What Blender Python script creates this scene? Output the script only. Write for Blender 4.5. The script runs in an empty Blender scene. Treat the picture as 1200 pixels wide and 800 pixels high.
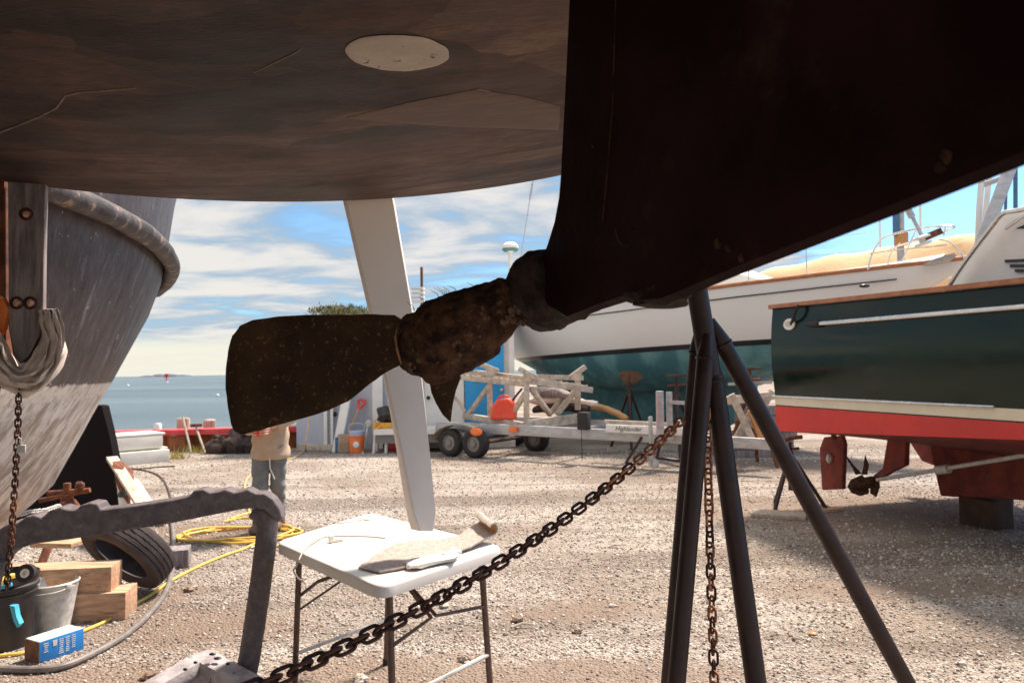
import bpy, bmesh, math, random
import numpy as np
from mathutils import Vector, Matrix, noise, Euler, Quaternion
random.seed(7); rng = np.random.default_rng(7)
R = math.radians
S = bpy.context.scene

# ------------------------------------------------------------------ camera
F = 867.0                                   # focal length in pixels of a 1200 px wide picture
PITCH = math.atan(33.7 / 867); ROLL = R(0.9)
CAM = Vector((0, 0, 1.5))
CM = Matrix.Rotation(math.pi / 2 + PITCH, 3, 'X') @ Matrix.Rotation(-ROLL, 3, 'Z')
cd = bpy.data.cameras.new('camera'); cam = bpy.data.objects.new('camera', cd)
S.collection.objects.link(cam); S.camera = cam
cam.matrix_world = Matrix.Translation(CAM) @ CM.to_4x4()
cd.sensor_width = 36; cd.lens = F / 1200 * 36; cd.clip_start = 0.03; cd.clip_end = 9000
cd.dof.use_dof = True; cd.dof.focus_distance = 1.7; cd.dof.aperture_fstop = 9.0

# ------------------------------------------------------------------ light
SUN_DIR = Vector((0.70, 0.71, 0)).normalized(); SUN_EL = R(58)
SUN_VEC = Vector((SUN_DIR.x * math.cos(SUN_EL), SUN_DIR.y * math.cos(SUN_EL), math.sin(SUN_EL)))
sd = bpy.data.lights.new('sun', 'SUN'); sun = bpy.data.objects.new('sun', sd); S.collection.objects.link(sun)
sd.energy = 3.3; sd.angle = R(8); sd.color = (1.0, 0.86, 0.74)
sun.rotation_euler = SUN_VEC.to_track_quat('Z', 'Y').to_euler(); sun.location = (8, 4, 12)
S.view_settings.view_transform = 'Standard'; S.view_settings.look = 'None'
S.view_settings.exposure = 1.36; S.view_settings.gamma = 1.0

W = bpy.data.worlds.new('World'); S.world = W; W.use_nodes = True
wn = W.node_tree; wn.nodes.clear()
def N(nt, typ, **kw):
    n = nt.nodes.new(typ)
    for k, v in kw.items():
        if k in n.inputs: n.inputs[k].default_value = v
        else: setattr(n, k, v)
    return n
def L(nt, a, b): nt.links.new(a, b)
def math_node(nt, op, a, b=None, c=None, clamp=False):
    n = nt.nodes.new('ShaderNodeMath'); n.operation = op; n.use_clamp = clamp
    for i, v in enumerate((a, b, c)):
        if v is None: continue
        if isinstance(v, (int, float)): n.inputs[i].default_value = v
        else: nt.links.new(v, n.inputs[i])
    return n.outputs[0]
def mixc(nt, fac, a, b, blend='MIX'):
    n = nt.nodes.new('ShaderNodeMix'); n.data_type = 'RGBA'; n.blend_type = blend; n.clamp_factor = True
    for sock, v in ((n.inputs['Factor'], fac), (n.inputs['A'], a), (n.inputs['B'], b)):
        if isinstance(v, (int, float)): sock.default_value = v
        elif isinstance(v, tuple): sock.default_value = (v[0], v[1], v[2], 1)
        else: nt.links.new(v, sock)
    return n.outputs['Result']
def maprange(nt, v, a, b, c=0.0, d=1.0, smooth=True):
    n = nt.nodes.new('ShaderNodeMapRange'); n.interpolation_type = 'SMOOTHSTEP' if smooth else 'LINEAR'
    nt.links.new(v, n.inputs['Value'])
    for k, x in zip(('From Min', 'From Max', 'To Min', 'To Max'), (a, b, c, d)): n.inputs[k].default_value = x
    return n.outputs['Result']
sky = N(wn, 'ShaderNodeTexSky', sky_type='NISHITA', sun_disc=False)
sky.sun_elevation = SUN_EL; sky.sun_rotation = math.atan2(SUN_DIR.x, SUN_DIR.y); sky.air_density = 1.0; sky.dust_density = 0.6; sky.ozone_density = 1.6
tc = N(wn, 'ShaderNodeTexCoord')
sep = N(wn, 'ShaderNodeSeparateXYZ'); L(wn, tc.outputs['Generated'], sep.inputs[0])
zz = math_node(wn, 'ADD', math_node(wn, 'MAXIMUM', sep.outputs[2], 0.0), 0.09)
cx = math_node(wn, 'DIVIDE', sep.outputs[0], zz); cy = math_node(wn, 'DIVIDE', sep.outputs[1], zz)
cmb = N(wn, 'ShaderNodeCombineXYZ'); L(wn, cx, cmb.inputs[0]); L(wn, cy, cmb.inputs[1])
mp = N(wn, 'ShaderNodeMapping'); mp.inputs['Scale'].default_value = (1.0, 1.35, 1); mp.inputs['Rotation'].default_value = (0, 0, R(12)); mp.inputs['Location'].default_value = (3.1, 1.7, 0)
L(wn, cmb.outputs[0], mp.inputs[0])
n1 = N(wn, 'ShaderNodeTexNoise', Scale=1.25, Detail=10.0, Roughness=0.55, Distortion=0.35); L(wn, mp.outputs[0], n1.inputs['Vector'])
n2 = N(wn, 'ShaderNodeTexNoise', Scale=0.25, Detail=3.0, Roughness=0.5); L(wn, mp.outputs[0], n2.inputs['Vector'])
dens = math_node(wn, 'ADD', math_node(wn, 'MULTIPLY', n1.outputs[0], 0.75), math_node(wn, 'MULTIPLY', n2.outputs[0], 0.45))
# more open sky towards the right
dens = math_node(wn, 'SUBTRACT', dens, math_node(wn, 'MULTIPLY', maprange(wn, sep.outputs[0], 0.25, 0.6), 0.22))
clr = maprange(wn, sep.outputs[0], 0.25, 0.5)
cov = math_node(wn, 'ADD', math_node(wn, 'MULTIPLY', maprange(wn, dens, 0.44, 0.60), 0.72), math_node(wn, 'MULTIPLY', math_node(wn, 'SUBTRACT', 1.0, clr), 0.36), clamp=True)
hor = maprange(wn, sep.outputs[2], 0.055, 0.035)
skyc = mixc(wn, 1.0, sky.outputs[0], (0.052, 0.070, 0.082), 'MULTIPLY')
cloudc = mixc(wn, maprange(wn, dens, 0.48, 0.70), (0.10, 0.165, 0.235), (0.345, 0.325, 0.30))
c = mixc(wn, math_node(wn, 'MULTIPLY', cov, 0.95), skyc, cloudc)
c = mixc(wn, math_node(wn, 'MULTIPLY', hor, 0.9), c, (0.37, 0.355, 0.30))
c = mixc(wn, 1.0, c, mixc(wn, maprange(wn, sep.outputs[2], 0.36, 0.75), (1, 1, 1), (2.3, 1.85, 1.5)), 'MULTIPLY')  # sky raised and warmed overhead, out of view, as added fill light
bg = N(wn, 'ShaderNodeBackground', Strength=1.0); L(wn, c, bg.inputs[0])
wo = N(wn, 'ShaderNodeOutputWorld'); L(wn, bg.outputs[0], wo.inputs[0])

# ------------------------------------------------------------------ place helpers
def ray(px, py): return CM @ Vector(((px - 600) / F, (400 - py) / F, -1.0))
def P(px, py, Y):
    d = ray(px, py); return CAM + d * (Y / d.y)
def G(px, py, z=0.0):
    d = ray(px, py); return CAM + d * ((z - 1.5) / d.z)
def onplane(px, py, p0, n):
    d = ray(px, py); return CAM + d * ((Vector(p0) - CAM).dot(n) / d.dot(n))
def lerp(a, b, t): return a + (b - a) * t
def interp(x, xs, ys): return float(np.interp(x, xs, ys))

class MB:
    def __init__(s): s.v = []; s.f = []
    def add(s, vs, fs):
        o = len(s.v); s.v += [Vector(v) for v in vs]; s.f += [tuple(i + o for i in f) for f in fs]; return s
    def box(s, c, size, rot=None, bev=0.0):
        x, y, z = [k / 2 for k in size]; m = rot if rot is not None else Matrix.Identity(3)
        if isinstance(m, (int, float)): m = Matrix.Rotation(m, 3, 'Z')
        if bev > 0:
            bm = bmesh.new(); bmesh.ops.create_cube(bm, size=1)
            for v in bm.verts: v.co = Vector((v.co.x * 2 * x, v.co.y * 2 * y, v.co.z * 2 * z))
            bmesh.ops.bevel(bm, geom=bm.edges[:], offset=bev, segments=2, affect='EDGES', profile=0.6)
            bm.verts.index_update()
            s.add([Vector(c) + m @ v.co for v in bm.verts], [[v.index for v in f.verts] for f in bm.faces]); bm.free(); return s
        vs = [Vector(c) + m @ Vector((i * x, j * y, k * z)) for k in (-1, 1) for j in (-1, 1) for i in (-1, 1)]
        return s.add(vs, [(0, 2, 3, 1), (4, 5, 7, 6), (0, 1, 5, 4), (2, 6, 7, 3), (0, 4, 6, 2), (1, 3, 7, 5)])
    def beam(s, a, b, w, h, up=(0, 0, 1), bev=0.0):
        a = Vector(a); b = Vector(b); y = (b - a).normalized(); x = y.cross(Vector(up))
        if x.length < 1e-3: x = y.cross(Vector((1, 0, 0)))
        x.normalize(); z = x.cross(y); m = Matrix((x, y, z)).transposed()
        return s.box((a + b) / 2, (w, (b - a).length, h), m, bev)
    def tube(s, pts, r, n=10, caps=True, closed=False, squash=None):
        pts = [Vector(p) for p in pts]; k = len(pts)
        rs = r if isinstance(r, (list, tuple)) else [r] * k
        o = []; ref = None
        for i in range(k):
            if closed: t = pts[(i + 1) % k] - pts[i - 1]
            else: t = pts[min(i + 1, k - 1)] - pts[max(i - 1, 0)]
            t.normalize()
            if ref is None:
                ref = t.cross(Vector((0, 0, 1)))
                if ref.length < 0.1: ref = t.cross(Vector((1, 0, 0)))
            ref = (ref - t * ref.dot(t)).normalized(); b = t.cross(ref)
            o.append([pts[i] + (ref * math.cos(q) + b * math.sin(q)) * rs[i] for q in [2 * math.pi * j / n for j in range(n)]])
        fs = []
        for i in range(k if closed else k - 1):
            for j in range(n):
                a0 = i * n + j; a1 = i * n + (j + 1) % n; b0 = ((i + 1) % k) * n + j; b1 = ((i + 1) % k) * n + (j + 1) % n
                fs.append((a0, a1, b1, b0))
        if caps and not closed: fs += [tuple(range(n))[::-1], tuple(range((k - 1) * n, k * n))]
        return s.add([v for ring in o for v in ring], fs)
    def loft(s, rows, closed_u=False, capa=False, capb=False):
        n = len(rows[0]); fs = []
        for i in range(len(rows) - 1):
            for j in range(n if closed_u else n - 1):
                a = i * n + j; b = i * n + (j + 1) % n; fs.append((a, b, b + n, a + n))
        if capa: fs.append(tuple(range(n))[::-1])
        if capb: fs.append(tuple(range((len(rows) - 1) * n, len(rows) * n)))
        return s.add([v for r in rows for v in r], fs)
    def lathe(s, prof, c, axis=(0, 0, 1), n=24, xd=None, closed=False):
        ax = Vector(axis).normalized(); x = Vector(xd) if xd else ax.orthogonal(); x = (x - ax * x.dot(ax)).normalized(); y = ax.cross(x); c = Vector(c)
        rows = [[c + ax * h + (x * math.cos(q) + y * math.sin(q)) * r for q in [2 * math.pi * j / n for j in range(n)]] for r, h in prof]
        if closed: rows.append(list(rows[0]))
        return s.loft(rows, closed_u=True, capa=(not closed and prof[0][0] > 1e-4), capb=(not closed and prof[-1][0] > 1e-4))
    def prism(s, pts, off):
        pts = [Vector(p) for p in pts]; off = Vector(off); n = len(pts)
        return s.add(pts + [p + off for p in pts], [tuple(range(n))[::-1], tuple(range(n, 2 * n))] + [(i, (i + 1) % n, (i + 1) % n + n, i + n) for i in range(n)])
    def pillow(s, pts, nrm, th, rings=6, edge=0.12):
        """a plate with the given outline, thick in the middle, thin at the rim"""
        pts = [Vector(p) for p in pts]; n = len(pts); nrm = Vector(nrm).normalized()
        cen = sum(pts, Vector()) / n; rows = []
        for sgn in (1, -1):
            rr = []
            for i in range(rings + 1):
                q = 1 - i / rings; t = th / 2 * (edge + (1 - edge) * math.sqrt(max(0, 1 - q * q)))
                rr.append([cen + (p - cen) * max(q, 0.02) + nrm * sgn * t for p in pts])
            rows.append(rr)
        allr = rows[0][::-1] + rows[1]
        return s.loft(allr, closed_u=True, capa=True, capb=True)
    def ball(s, c, r, n=12, m=8, jit=0.0, rot=None):
        if isinstance(r, (int, float)): r = (r, r, r)
        c = Vector(c); rows = []
        rm = rot if rot is not None else Matrix.Identity(3)
        for i in range(m + 1):
            th = math.pi * i / m; th = min(max(th, 0.02), math.pi - 0.02)
            row = []
            for j in range(n):
                q = 2 * math.pi * j / n; d = Vector((math.sin(th) * math.cos(q), math.sin(th) * math.sin(q), math.cos(th)))
                k = 1 + jit * noise.noise(d * 1.7 + c * 5)
                row.append(c + rm @ Vector((d.x * r[0], d.y * r[1], d.z * r[2])) * k)
            rows.append(row)
        return s.loft(rows, closed_u=True, capa=True, capb=True)
    def noisy(s, amp, freq, octv=3, seed=0.0):
        """push every vertex by fractal noise"""
        for v in s.v:
            p = v * freq + Vector((seed, seed, seed)); d = Vector((0, 0, 0)); a = 1.0
            for o in range(octv):
                d += noise.noise_vector(p * (2 ** o)) * a; a *= 0.5
            v += d * amp
        return s
    def build(s, name, m, parent=None, smooth=35, loc=None, bevel=0.0):
        vs = s.v
        if parent is None:
            if loc is None:
                a = np.array([tuple(v) for v in vs]); loc = Vector(((a[:, 0].min() + a[:, 0].max()) / 2, (a[:, 1].min() + a[:, 1].max()) / 2, a[:, 2].min()))
            org = Vector(loc)
        else: org = origin(parent)
        me = bpy.data.meshes.new(name); me.from_pydata([tuple(v - org) for v in vs], [], s.f)
        me.update(); bm = bmesh.new(); bm.from_mesh(me); bmesh.ops.remove_doubles(bm, verts=bm.verts, dist=1e-5)
        bmesh.ops.recalc_face_normals(bm, faces=bm.faces); bm.to_mesh(me); bm.free()
        if smooth: me.shade_smooth(); me.set_sharp_from_angle(angle=R(smooth))
        o = bpy.data.objects.new(name, me); S.collection.objects.link(o); o.data.materials.append(m)
        if parent is None: o.location = org
        else: o.parent = parent
        if bevel:
            b = o.modifiers.new('bevel', 'BEVEL'); b.width = bevel; b.segments = 2; b.limit_method = 'ANGLE'; b.angle_limit = R(40)
        return o
def origin(o):
    p = Vector((0, 0, 0))
    while o is not None: p += o.location; o = o.parent
    return p
def tag(o, label=None, cat=None, group=None, kind=None):
    for k, v in (('label', label), ('category', cat), ('group', group), ('kind', kind)):
        if v: o[k] = v
    return o
def thing(name, loc, label, cat, group=None):
    o = bpy.data.objects.new(name, None); S.collection.objects.link(o); o.location = loc; o.empty_display_size = 0.1
    return tag(o, label, cat, group)
def smooth_path(pts, n=8):
    """Catmull-Rom through points"""
    pts = [Vector(p) for p in pts]; q = [pts[0] * 2 - pts[1]] + pts + [pts[-1] * 2 - pts[-2]]; out = []
    for i in range(1, len(q) - 2):
        for k in range(n):
            t = k / n; a, b, c_, d = q[i - 1], q[i], q[i + 1], q[i + 2]
            out.append(0.5 * ((2 * b) + (c_ - a) * t + (2 * a - 5 * b + 4 * c_ - d) * t * t + (3 * b - a - 3 * c_ + d) * t ** 3))
    out.append(pts[-1]); return out

# ------------------------------------------------------------------ materials
def mat(name, a, b=None, scale=8.0, rough=0.6, metal=0.0, bump=0.0, bscale=None, stretch=(1, 1, 1), lo=0.35, hi=0.65, third=None, tscale=3.0, tlo=0.58, thi=0.66, spec=0.5, coat=0.0, rough2=None, detail=6.0, rot=(0, 0, 0)):
    m = bpy.data.materials.new(name); m.use_nodes = True; nt = m.node_tree; bs = nt.nodes['Principled BSDF']
    tcn = N(nt, 'ShaderNodeTexCoord'); mpn = N(nt, 'ShaderNodeMapping'); mpn.inputs['Scale'].default_value = stretch; mpn.inputs['Rotation'].default_value = rot
    L(nt, tcn.outputs['Object'], mpn.inputs[0])
    nz = N(nt, 'ShaderNodeTexNoise', Scale=scale, Detail=detail, Roughness=0.62); L(nt, mpn.outputs[0], nz.inputs['Vector'])
    fac = maprange(nt, nz.outputs[0], lo, hi); col = mixc(nt, fac, a, b if b else a)
    if third:
        n3 = N(nt, 'ShaderNodeTexNoise', Scale=tscale, Detail=8.0, Roughness=0.7); L(nt, mpn.outputs[0], n3.inputs['Vector'])
        col = mixc(nt, maprange(nt, n3.outputs[0], tlo, thi), col, third)
    L(nt, col, bs.inputs['Base Color'])
    bs.inputs['Metallic'].default_value = metal; bs.inputs['Specular IOR Level'].default_value = spec; bs.inputs['Coat Weight'].default_value = coat
    L(nt, maprange(nt, nz.outputs[0], 0.3, 0.7, rough - 0.08, min(1, (rough2 if rough2 else rough) + 0.08)), bs.inputs['Roughness'])
    if bump:
        nb = N(nt, 'ShaderNodeTexNoise', Scale=bscale or scale * 4, Detail=6.0, Roughness=0.65); L(nt, mpn.outputs[0], nb.inputs['Vector'])
        bp = N(nt, 'ShaderNodeBump', Strength=1.0, Distance=bump); L(nt, nb.outputs[0], bp.inputs['Height']); L(nt, bp.outputs[0], bs.inputs['Normal'])
    m['n'] = 1; return m
def nodes(m): return m.node_tree, m.node_tree.nodes['Principled BSDF']
def basecol(m):
    nt, bs = nodes(m); return bs.inputs['Base Color'].links[0].from_socket
def objxyz(nt):
    t = N(nt, 'ShaderNodeTexCoord'); s_ = N(nt, 'ShaderNodeSeparateXYZ'); L(nt, t.outputs['Object'], s_.inputs[0]); return s_.outputs, t.outputs['Object']

M = {}
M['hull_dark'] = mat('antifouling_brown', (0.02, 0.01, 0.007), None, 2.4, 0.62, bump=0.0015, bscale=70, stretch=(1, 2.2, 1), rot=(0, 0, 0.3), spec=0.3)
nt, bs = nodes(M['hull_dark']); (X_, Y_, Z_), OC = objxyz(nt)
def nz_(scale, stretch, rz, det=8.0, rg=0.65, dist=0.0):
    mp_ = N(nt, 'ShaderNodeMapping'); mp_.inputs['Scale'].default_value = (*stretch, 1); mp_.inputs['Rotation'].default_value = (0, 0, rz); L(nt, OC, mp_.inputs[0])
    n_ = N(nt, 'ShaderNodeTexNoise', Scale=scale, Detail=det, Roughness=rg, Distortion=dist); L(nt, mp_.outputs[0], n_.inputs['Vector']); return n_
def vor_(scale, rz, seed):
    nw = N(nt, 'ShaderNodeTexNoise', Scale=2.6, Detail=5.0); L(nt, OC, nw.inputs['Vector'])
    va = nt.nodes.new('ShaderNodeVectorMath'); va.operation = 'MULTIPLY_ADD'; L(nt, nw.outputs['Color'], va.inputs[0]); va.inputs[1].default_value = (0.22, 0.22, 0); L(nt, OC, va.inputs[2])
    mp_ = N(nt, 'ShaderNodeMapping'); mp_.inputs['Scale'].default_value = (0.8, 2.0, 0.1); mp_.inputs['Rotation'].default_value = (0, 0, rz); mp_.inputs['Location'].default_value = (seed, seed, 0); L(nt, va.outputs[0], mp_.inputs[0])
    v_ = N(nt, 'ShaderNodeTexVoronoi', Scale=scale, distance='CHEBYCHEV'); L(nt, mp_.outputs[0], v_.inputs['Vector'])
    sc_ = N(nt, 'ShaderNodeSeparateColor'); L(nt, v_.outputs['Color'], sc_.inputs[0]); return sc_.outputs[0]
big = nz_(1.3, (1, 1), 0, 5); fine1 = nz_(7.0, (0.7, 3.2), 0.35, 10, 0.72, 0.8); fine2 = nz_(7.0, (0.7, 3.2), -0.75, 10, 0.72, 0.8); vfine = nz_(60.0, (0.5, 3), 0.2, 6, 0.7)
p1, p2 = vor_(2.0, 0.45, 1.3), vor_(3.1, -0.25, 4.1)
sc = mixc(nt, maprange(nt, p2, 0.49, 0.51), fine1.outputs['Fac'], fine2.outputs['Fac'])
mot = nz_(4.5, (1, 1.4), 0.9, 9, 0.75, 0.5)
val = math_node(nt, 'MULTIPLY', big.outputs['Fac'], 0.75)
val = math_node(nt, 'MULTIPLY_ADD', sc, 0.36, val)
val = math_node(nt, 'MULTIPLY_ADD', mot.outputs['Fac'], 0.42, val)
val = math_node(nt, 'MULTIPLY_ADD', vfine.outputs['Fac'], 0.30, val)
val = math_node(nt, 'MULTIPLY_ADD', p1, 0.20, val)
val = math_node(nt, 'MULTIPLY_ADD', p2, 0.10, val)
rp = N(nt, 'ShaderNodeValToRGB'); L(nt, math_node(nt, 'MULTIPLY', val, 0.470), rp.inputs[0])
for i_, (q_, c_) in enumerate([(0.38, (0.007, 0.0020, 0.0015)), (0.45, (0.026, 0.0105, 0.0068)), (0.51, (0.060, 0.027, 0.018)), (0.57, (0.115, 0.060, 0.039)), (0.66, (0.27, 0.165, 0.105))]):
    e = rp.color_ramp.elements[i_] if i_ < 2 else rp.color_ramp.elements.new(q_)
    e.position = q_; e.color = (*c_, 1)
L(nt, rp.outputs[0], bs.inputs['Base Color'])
M['filler'] = mat('grey_filler', (0.44, 0.37, 0.30), (0.56, 0.48, 0.40), 12, 0.8, bump=0.001, third=(0.07, 0.05, 0.04), tscale=30, tlo=0.61, thi=0.65)
M['worn_patch'] = mat('worn_paint', (0.080, 0.045, 0.033), (0.145, 0.088, 0.065), 12, 0.7, stretch=(1, 4, 1), bump=0.001, rot=(0, 0, 0.4))
M['worn_patch2'] = mat('scuffed_paint', (0.026, 0.013, 0.009), (0.115, 0.066, 0.046), 9, 0.7, stretch=(1, 4, 1), bump=0.001, rot=(0, 0, 0.9), detail=10, lo=.38, hi=.66)
M['scratch'] = mat('scratch', (0.30, 0.24, 0.18), (0.2, 0.15, 0.1), 30, 0.8)
M['skeg'] = mat('black_antifouling', (0.013, 0.0024, 0.0024), (0.028, 0.0095, 0.0085), 4.5, 0.6, bump=0.002, bscale=30, spec=0.12, third=(0.075, 0.045, 0.036), tscale=5, tlo=0.56, thi=0.8)
M['growth'] = mat('barnacle_growth', (0.020, 0.009, 0.006), (0.115, 0.055, 0.028), 45, 0.9, bump=0.010, bscale=70, third=(0.24, 0.14, 0.08), tscale=85, tlo=0.60, thi=0.74, spec=0.2)
M['bronze'] = mat('fouled_bronze', (0.028, 0.014, 0.008), (0.075, 0.040, 0.019), 11, 0.85, bump=0.003, bscale=120, third=(0.22, 0.125, 0.055), tscale=110, tlo=0.56, thi=0.70, spec=0.2, lo=0.3, hi=0.75)
M['boss'] = mat('fouled_boss', (0.009, 0.0045, 0.004), (0.058, 0.034, 0.027), 30, 0.8, bump=0.012, bscale=35, third=(0.22, 0.16, 0.09), tscale=45, tlo=0.66, thi=0.76, spec=0.3)
M['copper_edge'] = mat('bright_bronze', (0.40, 0.19, 0.08), (0.2, 0.09, 0.04), 60, 0.5, metal=0.6)
M['rudder_white'] = mat('off_white_primer', (0.74, 0.67, 0.60), (0.80, 0.73, 0.66), 3, 0.55, bump=0.0006, third=(0.42, 0.35, 0.24), tscale=3.5, tlo=0.66, thi=0.8)
M['stand'] = mat('dark_steel_tube', (0.026, 0.012, 0.010), (0.050, 0.026, 0.022), 18, 0.5, bump=0.0008, bscale=90, third=(0.18, 0.11, 0.08), tscale=70, tlo=0.68, thi=0.74, metal=0.2)
M['rust'] = mat('rusty_steel', (0.10, 0.032, 0.018), (0.26, 0.09, 0.04), 14, 0.9, bump=0.002)
M['rust_dark'] = mat('dark_rust_chain', (0.030, 0.012, 0.010), (0.10, 0.035, 0.020), 30, 0.75, bump=0.001, bscale=200, metal=0.2)
M['rust_bright'] = mat('orange_rust_chain', (0.12, 0.035, 0.015), (0.48, 0.19, 0.085), 45, 0.8, bump=0.0012, bscale=200)
M['bright_bolt'] = mat('copper_bolt', (0.60, 0.27, 0.16), (0.85, 0.55, 0.40), 60, 0.55, bump=0.001, metal=0.0)
M['old_timber'] = mat('weathered_black_timber', (0.15, 0.125, 0.125), (0.34, 0.29, 0.28), 7, 0.8, bump=0.003, stretch=(5, 5, 0.7))
M['wood'] = mat('raw_lumber', (0.45, 0.26, 0.15), (0.62, 0.40, 0.25), 5, 0.75, bump=0.0015, stretch=(0.7, 7, 7), third=(0.30, 0.15, 0.08), tscale=6, tlo=0.56, thi=0.64)
M['grey_wood'] = mat('weathered_lumber', (0.40, 0.33, 0.26), (0.62, 0.53, 0.43), 9, 0.85, bump=0.002, third=(0.22, 0.16, 0.12), tscale=14, tlo=0.58, thi=0.68)
M['cast'] = mat('weathered_grey_iron', (0.075, 0.060, 0.064), (0.17, 0.14, 0.142), 30, 0.65, bump=0.003, bscale=90, third=(0.30, 0.255, 0.24), tscale=24, tlo=0.58, thi=0.76, detail=10, lo=.25, hi=.75, metal=0.1)
M['base_iron'] = mat('pitted_grey_iron', (0.28, 0.25, 0.26), (0.46, 0.42, 0.42), 14, 0.7, bump=0.004, bscale=40, third=(0.03, 0.025, 0.03), tscale=22, tlo=0.61, thi=0.64)
M['rubber'] = mat('tyre_rubber', (0.045, 0.034, 0.032), (0.085, 0.066, 0.06), 9, 0.85, bump=0.001)
M['rubber_black'] = mat('black_rubber', (0.02, 0.017, 0.017), (0.035, 0.03, 0.03), 9, 0.8)
M['black_plastic'] = mat('black_plastic', (0.018, 0.014, 0.015), (0.035, 0.028, 0.028), 8, 0.42, third=(0.13, 0.1, 0.09), tscale=40, tlo=0.69, thi=0.74)
M['galv'] = mat('galvanised_zinc', (0.50, 0.48, 0.44), (0.70, 0.67, 0.61), 20, 0.6, metal=0.25, third=(0.42, 0.27, 0.16), tscale=5, tlo=0.60, thi=0.75, bump=0.001)
M['alu'] = mat('dull_aluminium', (0.38, 0.38, 0.40), (0.52, 0.51, 0.51), 6, 0.5, metal=0.35, stretch=(1, 1, 3), third=(0.36, 0.31, 0.28), tscale=8, tlo=0.62, thi=0.72)
M['alu_dark'] = mat('dull_rim', (0.20, 0.18, 0.17), (0.30, 0.27, 0.25), 20, 0.6, metal=0.2)
M['steel'] = mat('stainless_tube', (0.62, 0.61, 0.60), (0.75, 0.74, 0.72), 6, 0.25, metal=0.8)
M['blue_card'] = mat('blue_carton', (0.02, 0.22, 0.62), (0.03, 0.27, 0.70), 6, 0.45, third=(0.45, 0.40, 0.4), tscale=20, tlo=0.72, thi=0.76)
M['brown_card'] = mat('brown_wet_card', (0.13, 0.05, 0.025), (0.24, 0.11, 0.06), 18, 0.85)
M['white_card'] = mat('white_card', (0.72, 0.68, 0.58), (0.80, 0.76, 0.68), 8, 0.8)
M['blue_tape'] = mat('blue_tape', (0.05, 0.38, 0.55), (0.08, 0.46, 0.62), 9, 0.6)
M['yellow'] = mat('yellow_cord', (0.78, 0.48, 0.06), (0.88, 0.60, 0.14), 30, 0.6)
M['hose'] = mat('grey_hose', (0.16, 0.14, 0.13), (0.24, 0.21, 0.19), 12, 0.55)
M['cable'] = mat('dark_cable', (0.06, 0.035, 0.03), (0.10, 0.07, 0.06), 12, 0.7)
M['orange'] = mat('orange_paint', (0.80, 0.16, 0.03), (0.88, 0.24, 0.06), 9, 0.5)
M['red'] = mat('red_plastic', (0.72, 0.05, 0.03), (0.80, 0.08, 0.05), 9, 0.5)
M['red_cap'] = mat('red_rail_paint', (0.62, 0.045, 0.05), (0.74, 0.09, 0.09), 5, 0.6, third=(0.40, 0.10, 0.07), tscale=6, tlo=0.64, thi=0.72)
M['sheet_rust'] = mat('rusty_sheet_pile', (0.16, 0.045, 0.02), (0.42, 0.15, 0.06), 3, 0.9, stretch=(1, 1, 0.4), third=(0.06, 0.03, 0.025), tscale=2, tlo=0.55, thi=0.65)
M['pile_wood'] = mat('grey_piling', (0.32, 0.25, 0.20), (0.48, 0.40, 0.32), 8, 0.9, stretch=(3, 3, 0.5), bump=0.004)
M['concrete'] = mat('pale_concrete', (0.66, 0.62, 0.53), (0.76, 0.72, 0.63), 4, 0.9, bump=0.003)
M['cloth'] = mat('dirty_canvas', (0.62, 0.52, 0.45), (0.78, 0.69, 0.62), 9, 0.9, third=(0.34, 0.24, 0.19), tscale=9, tlo=0.52, thi=0.68)
M['sweat'] = mat('tan_sweatshirt', (0.46, 0.34, 0.23), (0.52, 0.39, 0.27), 14, 0.95, bump=0.003)
M['sweatpants'] = mat('grey_sweatpants', (0.16, 0.165, 0.16), (0.22, 0.22, 0.21), 14, 0.95, bump=0.004, bscale=20)
M['skin'] = mat('skin', (0.62, 0.32, 0.22), (0.66, 0.37, 0.26), 14, 0.6)
M['hair'] = mat('brown_hair', (0.06, 0.035, 0.02), (0.1, 0.06, 0.035), 30, 0.8)
M['boot'] = mat('brown_boot', (0.15, 0.085, 0.05), (0.2, 0.12, 0.07), 14, 0.8)
M['white'] = mat('white_paint', (0.74, 0.72, 0.68), (0.80, 0.78, 0.74), 5, 0.5)
M['white_plastic'] = mat('white_plastic', (0.76, 0.71, 0.64), (0.81, 0.765, 0.70), 5, 0.45, third=(0.50, 0.44, 0.38), tscale=11, tlo=0.66, thi=0.76, bump=0.0004)
M['table_leg'] = mat('brown_enamel_tube', (0.10, 0.062, 0.045), (0.15, 0.095, 0.07), 20, 0.4, metal=0.3)
M['shed_grey'] = mat('grey_shed_panel', (0.42, 0.44, 0.50), (0.50, 0.52, 0.57), 2, 0.6, stretch=(1, 1, 0.4), third=(0.33, 0.31, 0.31), tscale=2.2, tlo=0.62, thi=0.75)
M['shed_blue'] = mat('bright_blue_door', (0.02, 0.33, 0.70), (0.03, 0.37, 0.76), 3, 0.5)
M['carpet'] = mat('grey_brown_carpet', (0.38, 0.31, 0.26), (0.54, 0.46, 0.40), 60, 1.0, bump=0.004, bscale=220)
M['carpet_back'] = mat('jute_backing', (0.45, 0.25, 0.10), (0.60, 0.37, 0.18), 50, 1.0, bump=0.002)
M['glove'] = mat('white_glove', (0.74, 0.70, 0.66), (0.82, 0.78, 0.73), 30, 0.9, bump=0.002)
M['tarp_tan'] = mat('tan_canvas_cover', (0.74, 0.50, 0.27), (0.80, 0.57, 0.33), 0.6, 0.9, bump=0.03, bscale=1.2, stretch=(1, 1, 2.5))
M['varnish'] = mat('varnished_orange_wood', (0.52, 0.22, 0.07), (0.62, 0.30, 0.11), 2, 0.5)
M['teak'] = mat('teak_rail', (0.34, 0.12, 0.045), (0.46, 0.18, 0.07), 9, 0.4)
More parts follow.
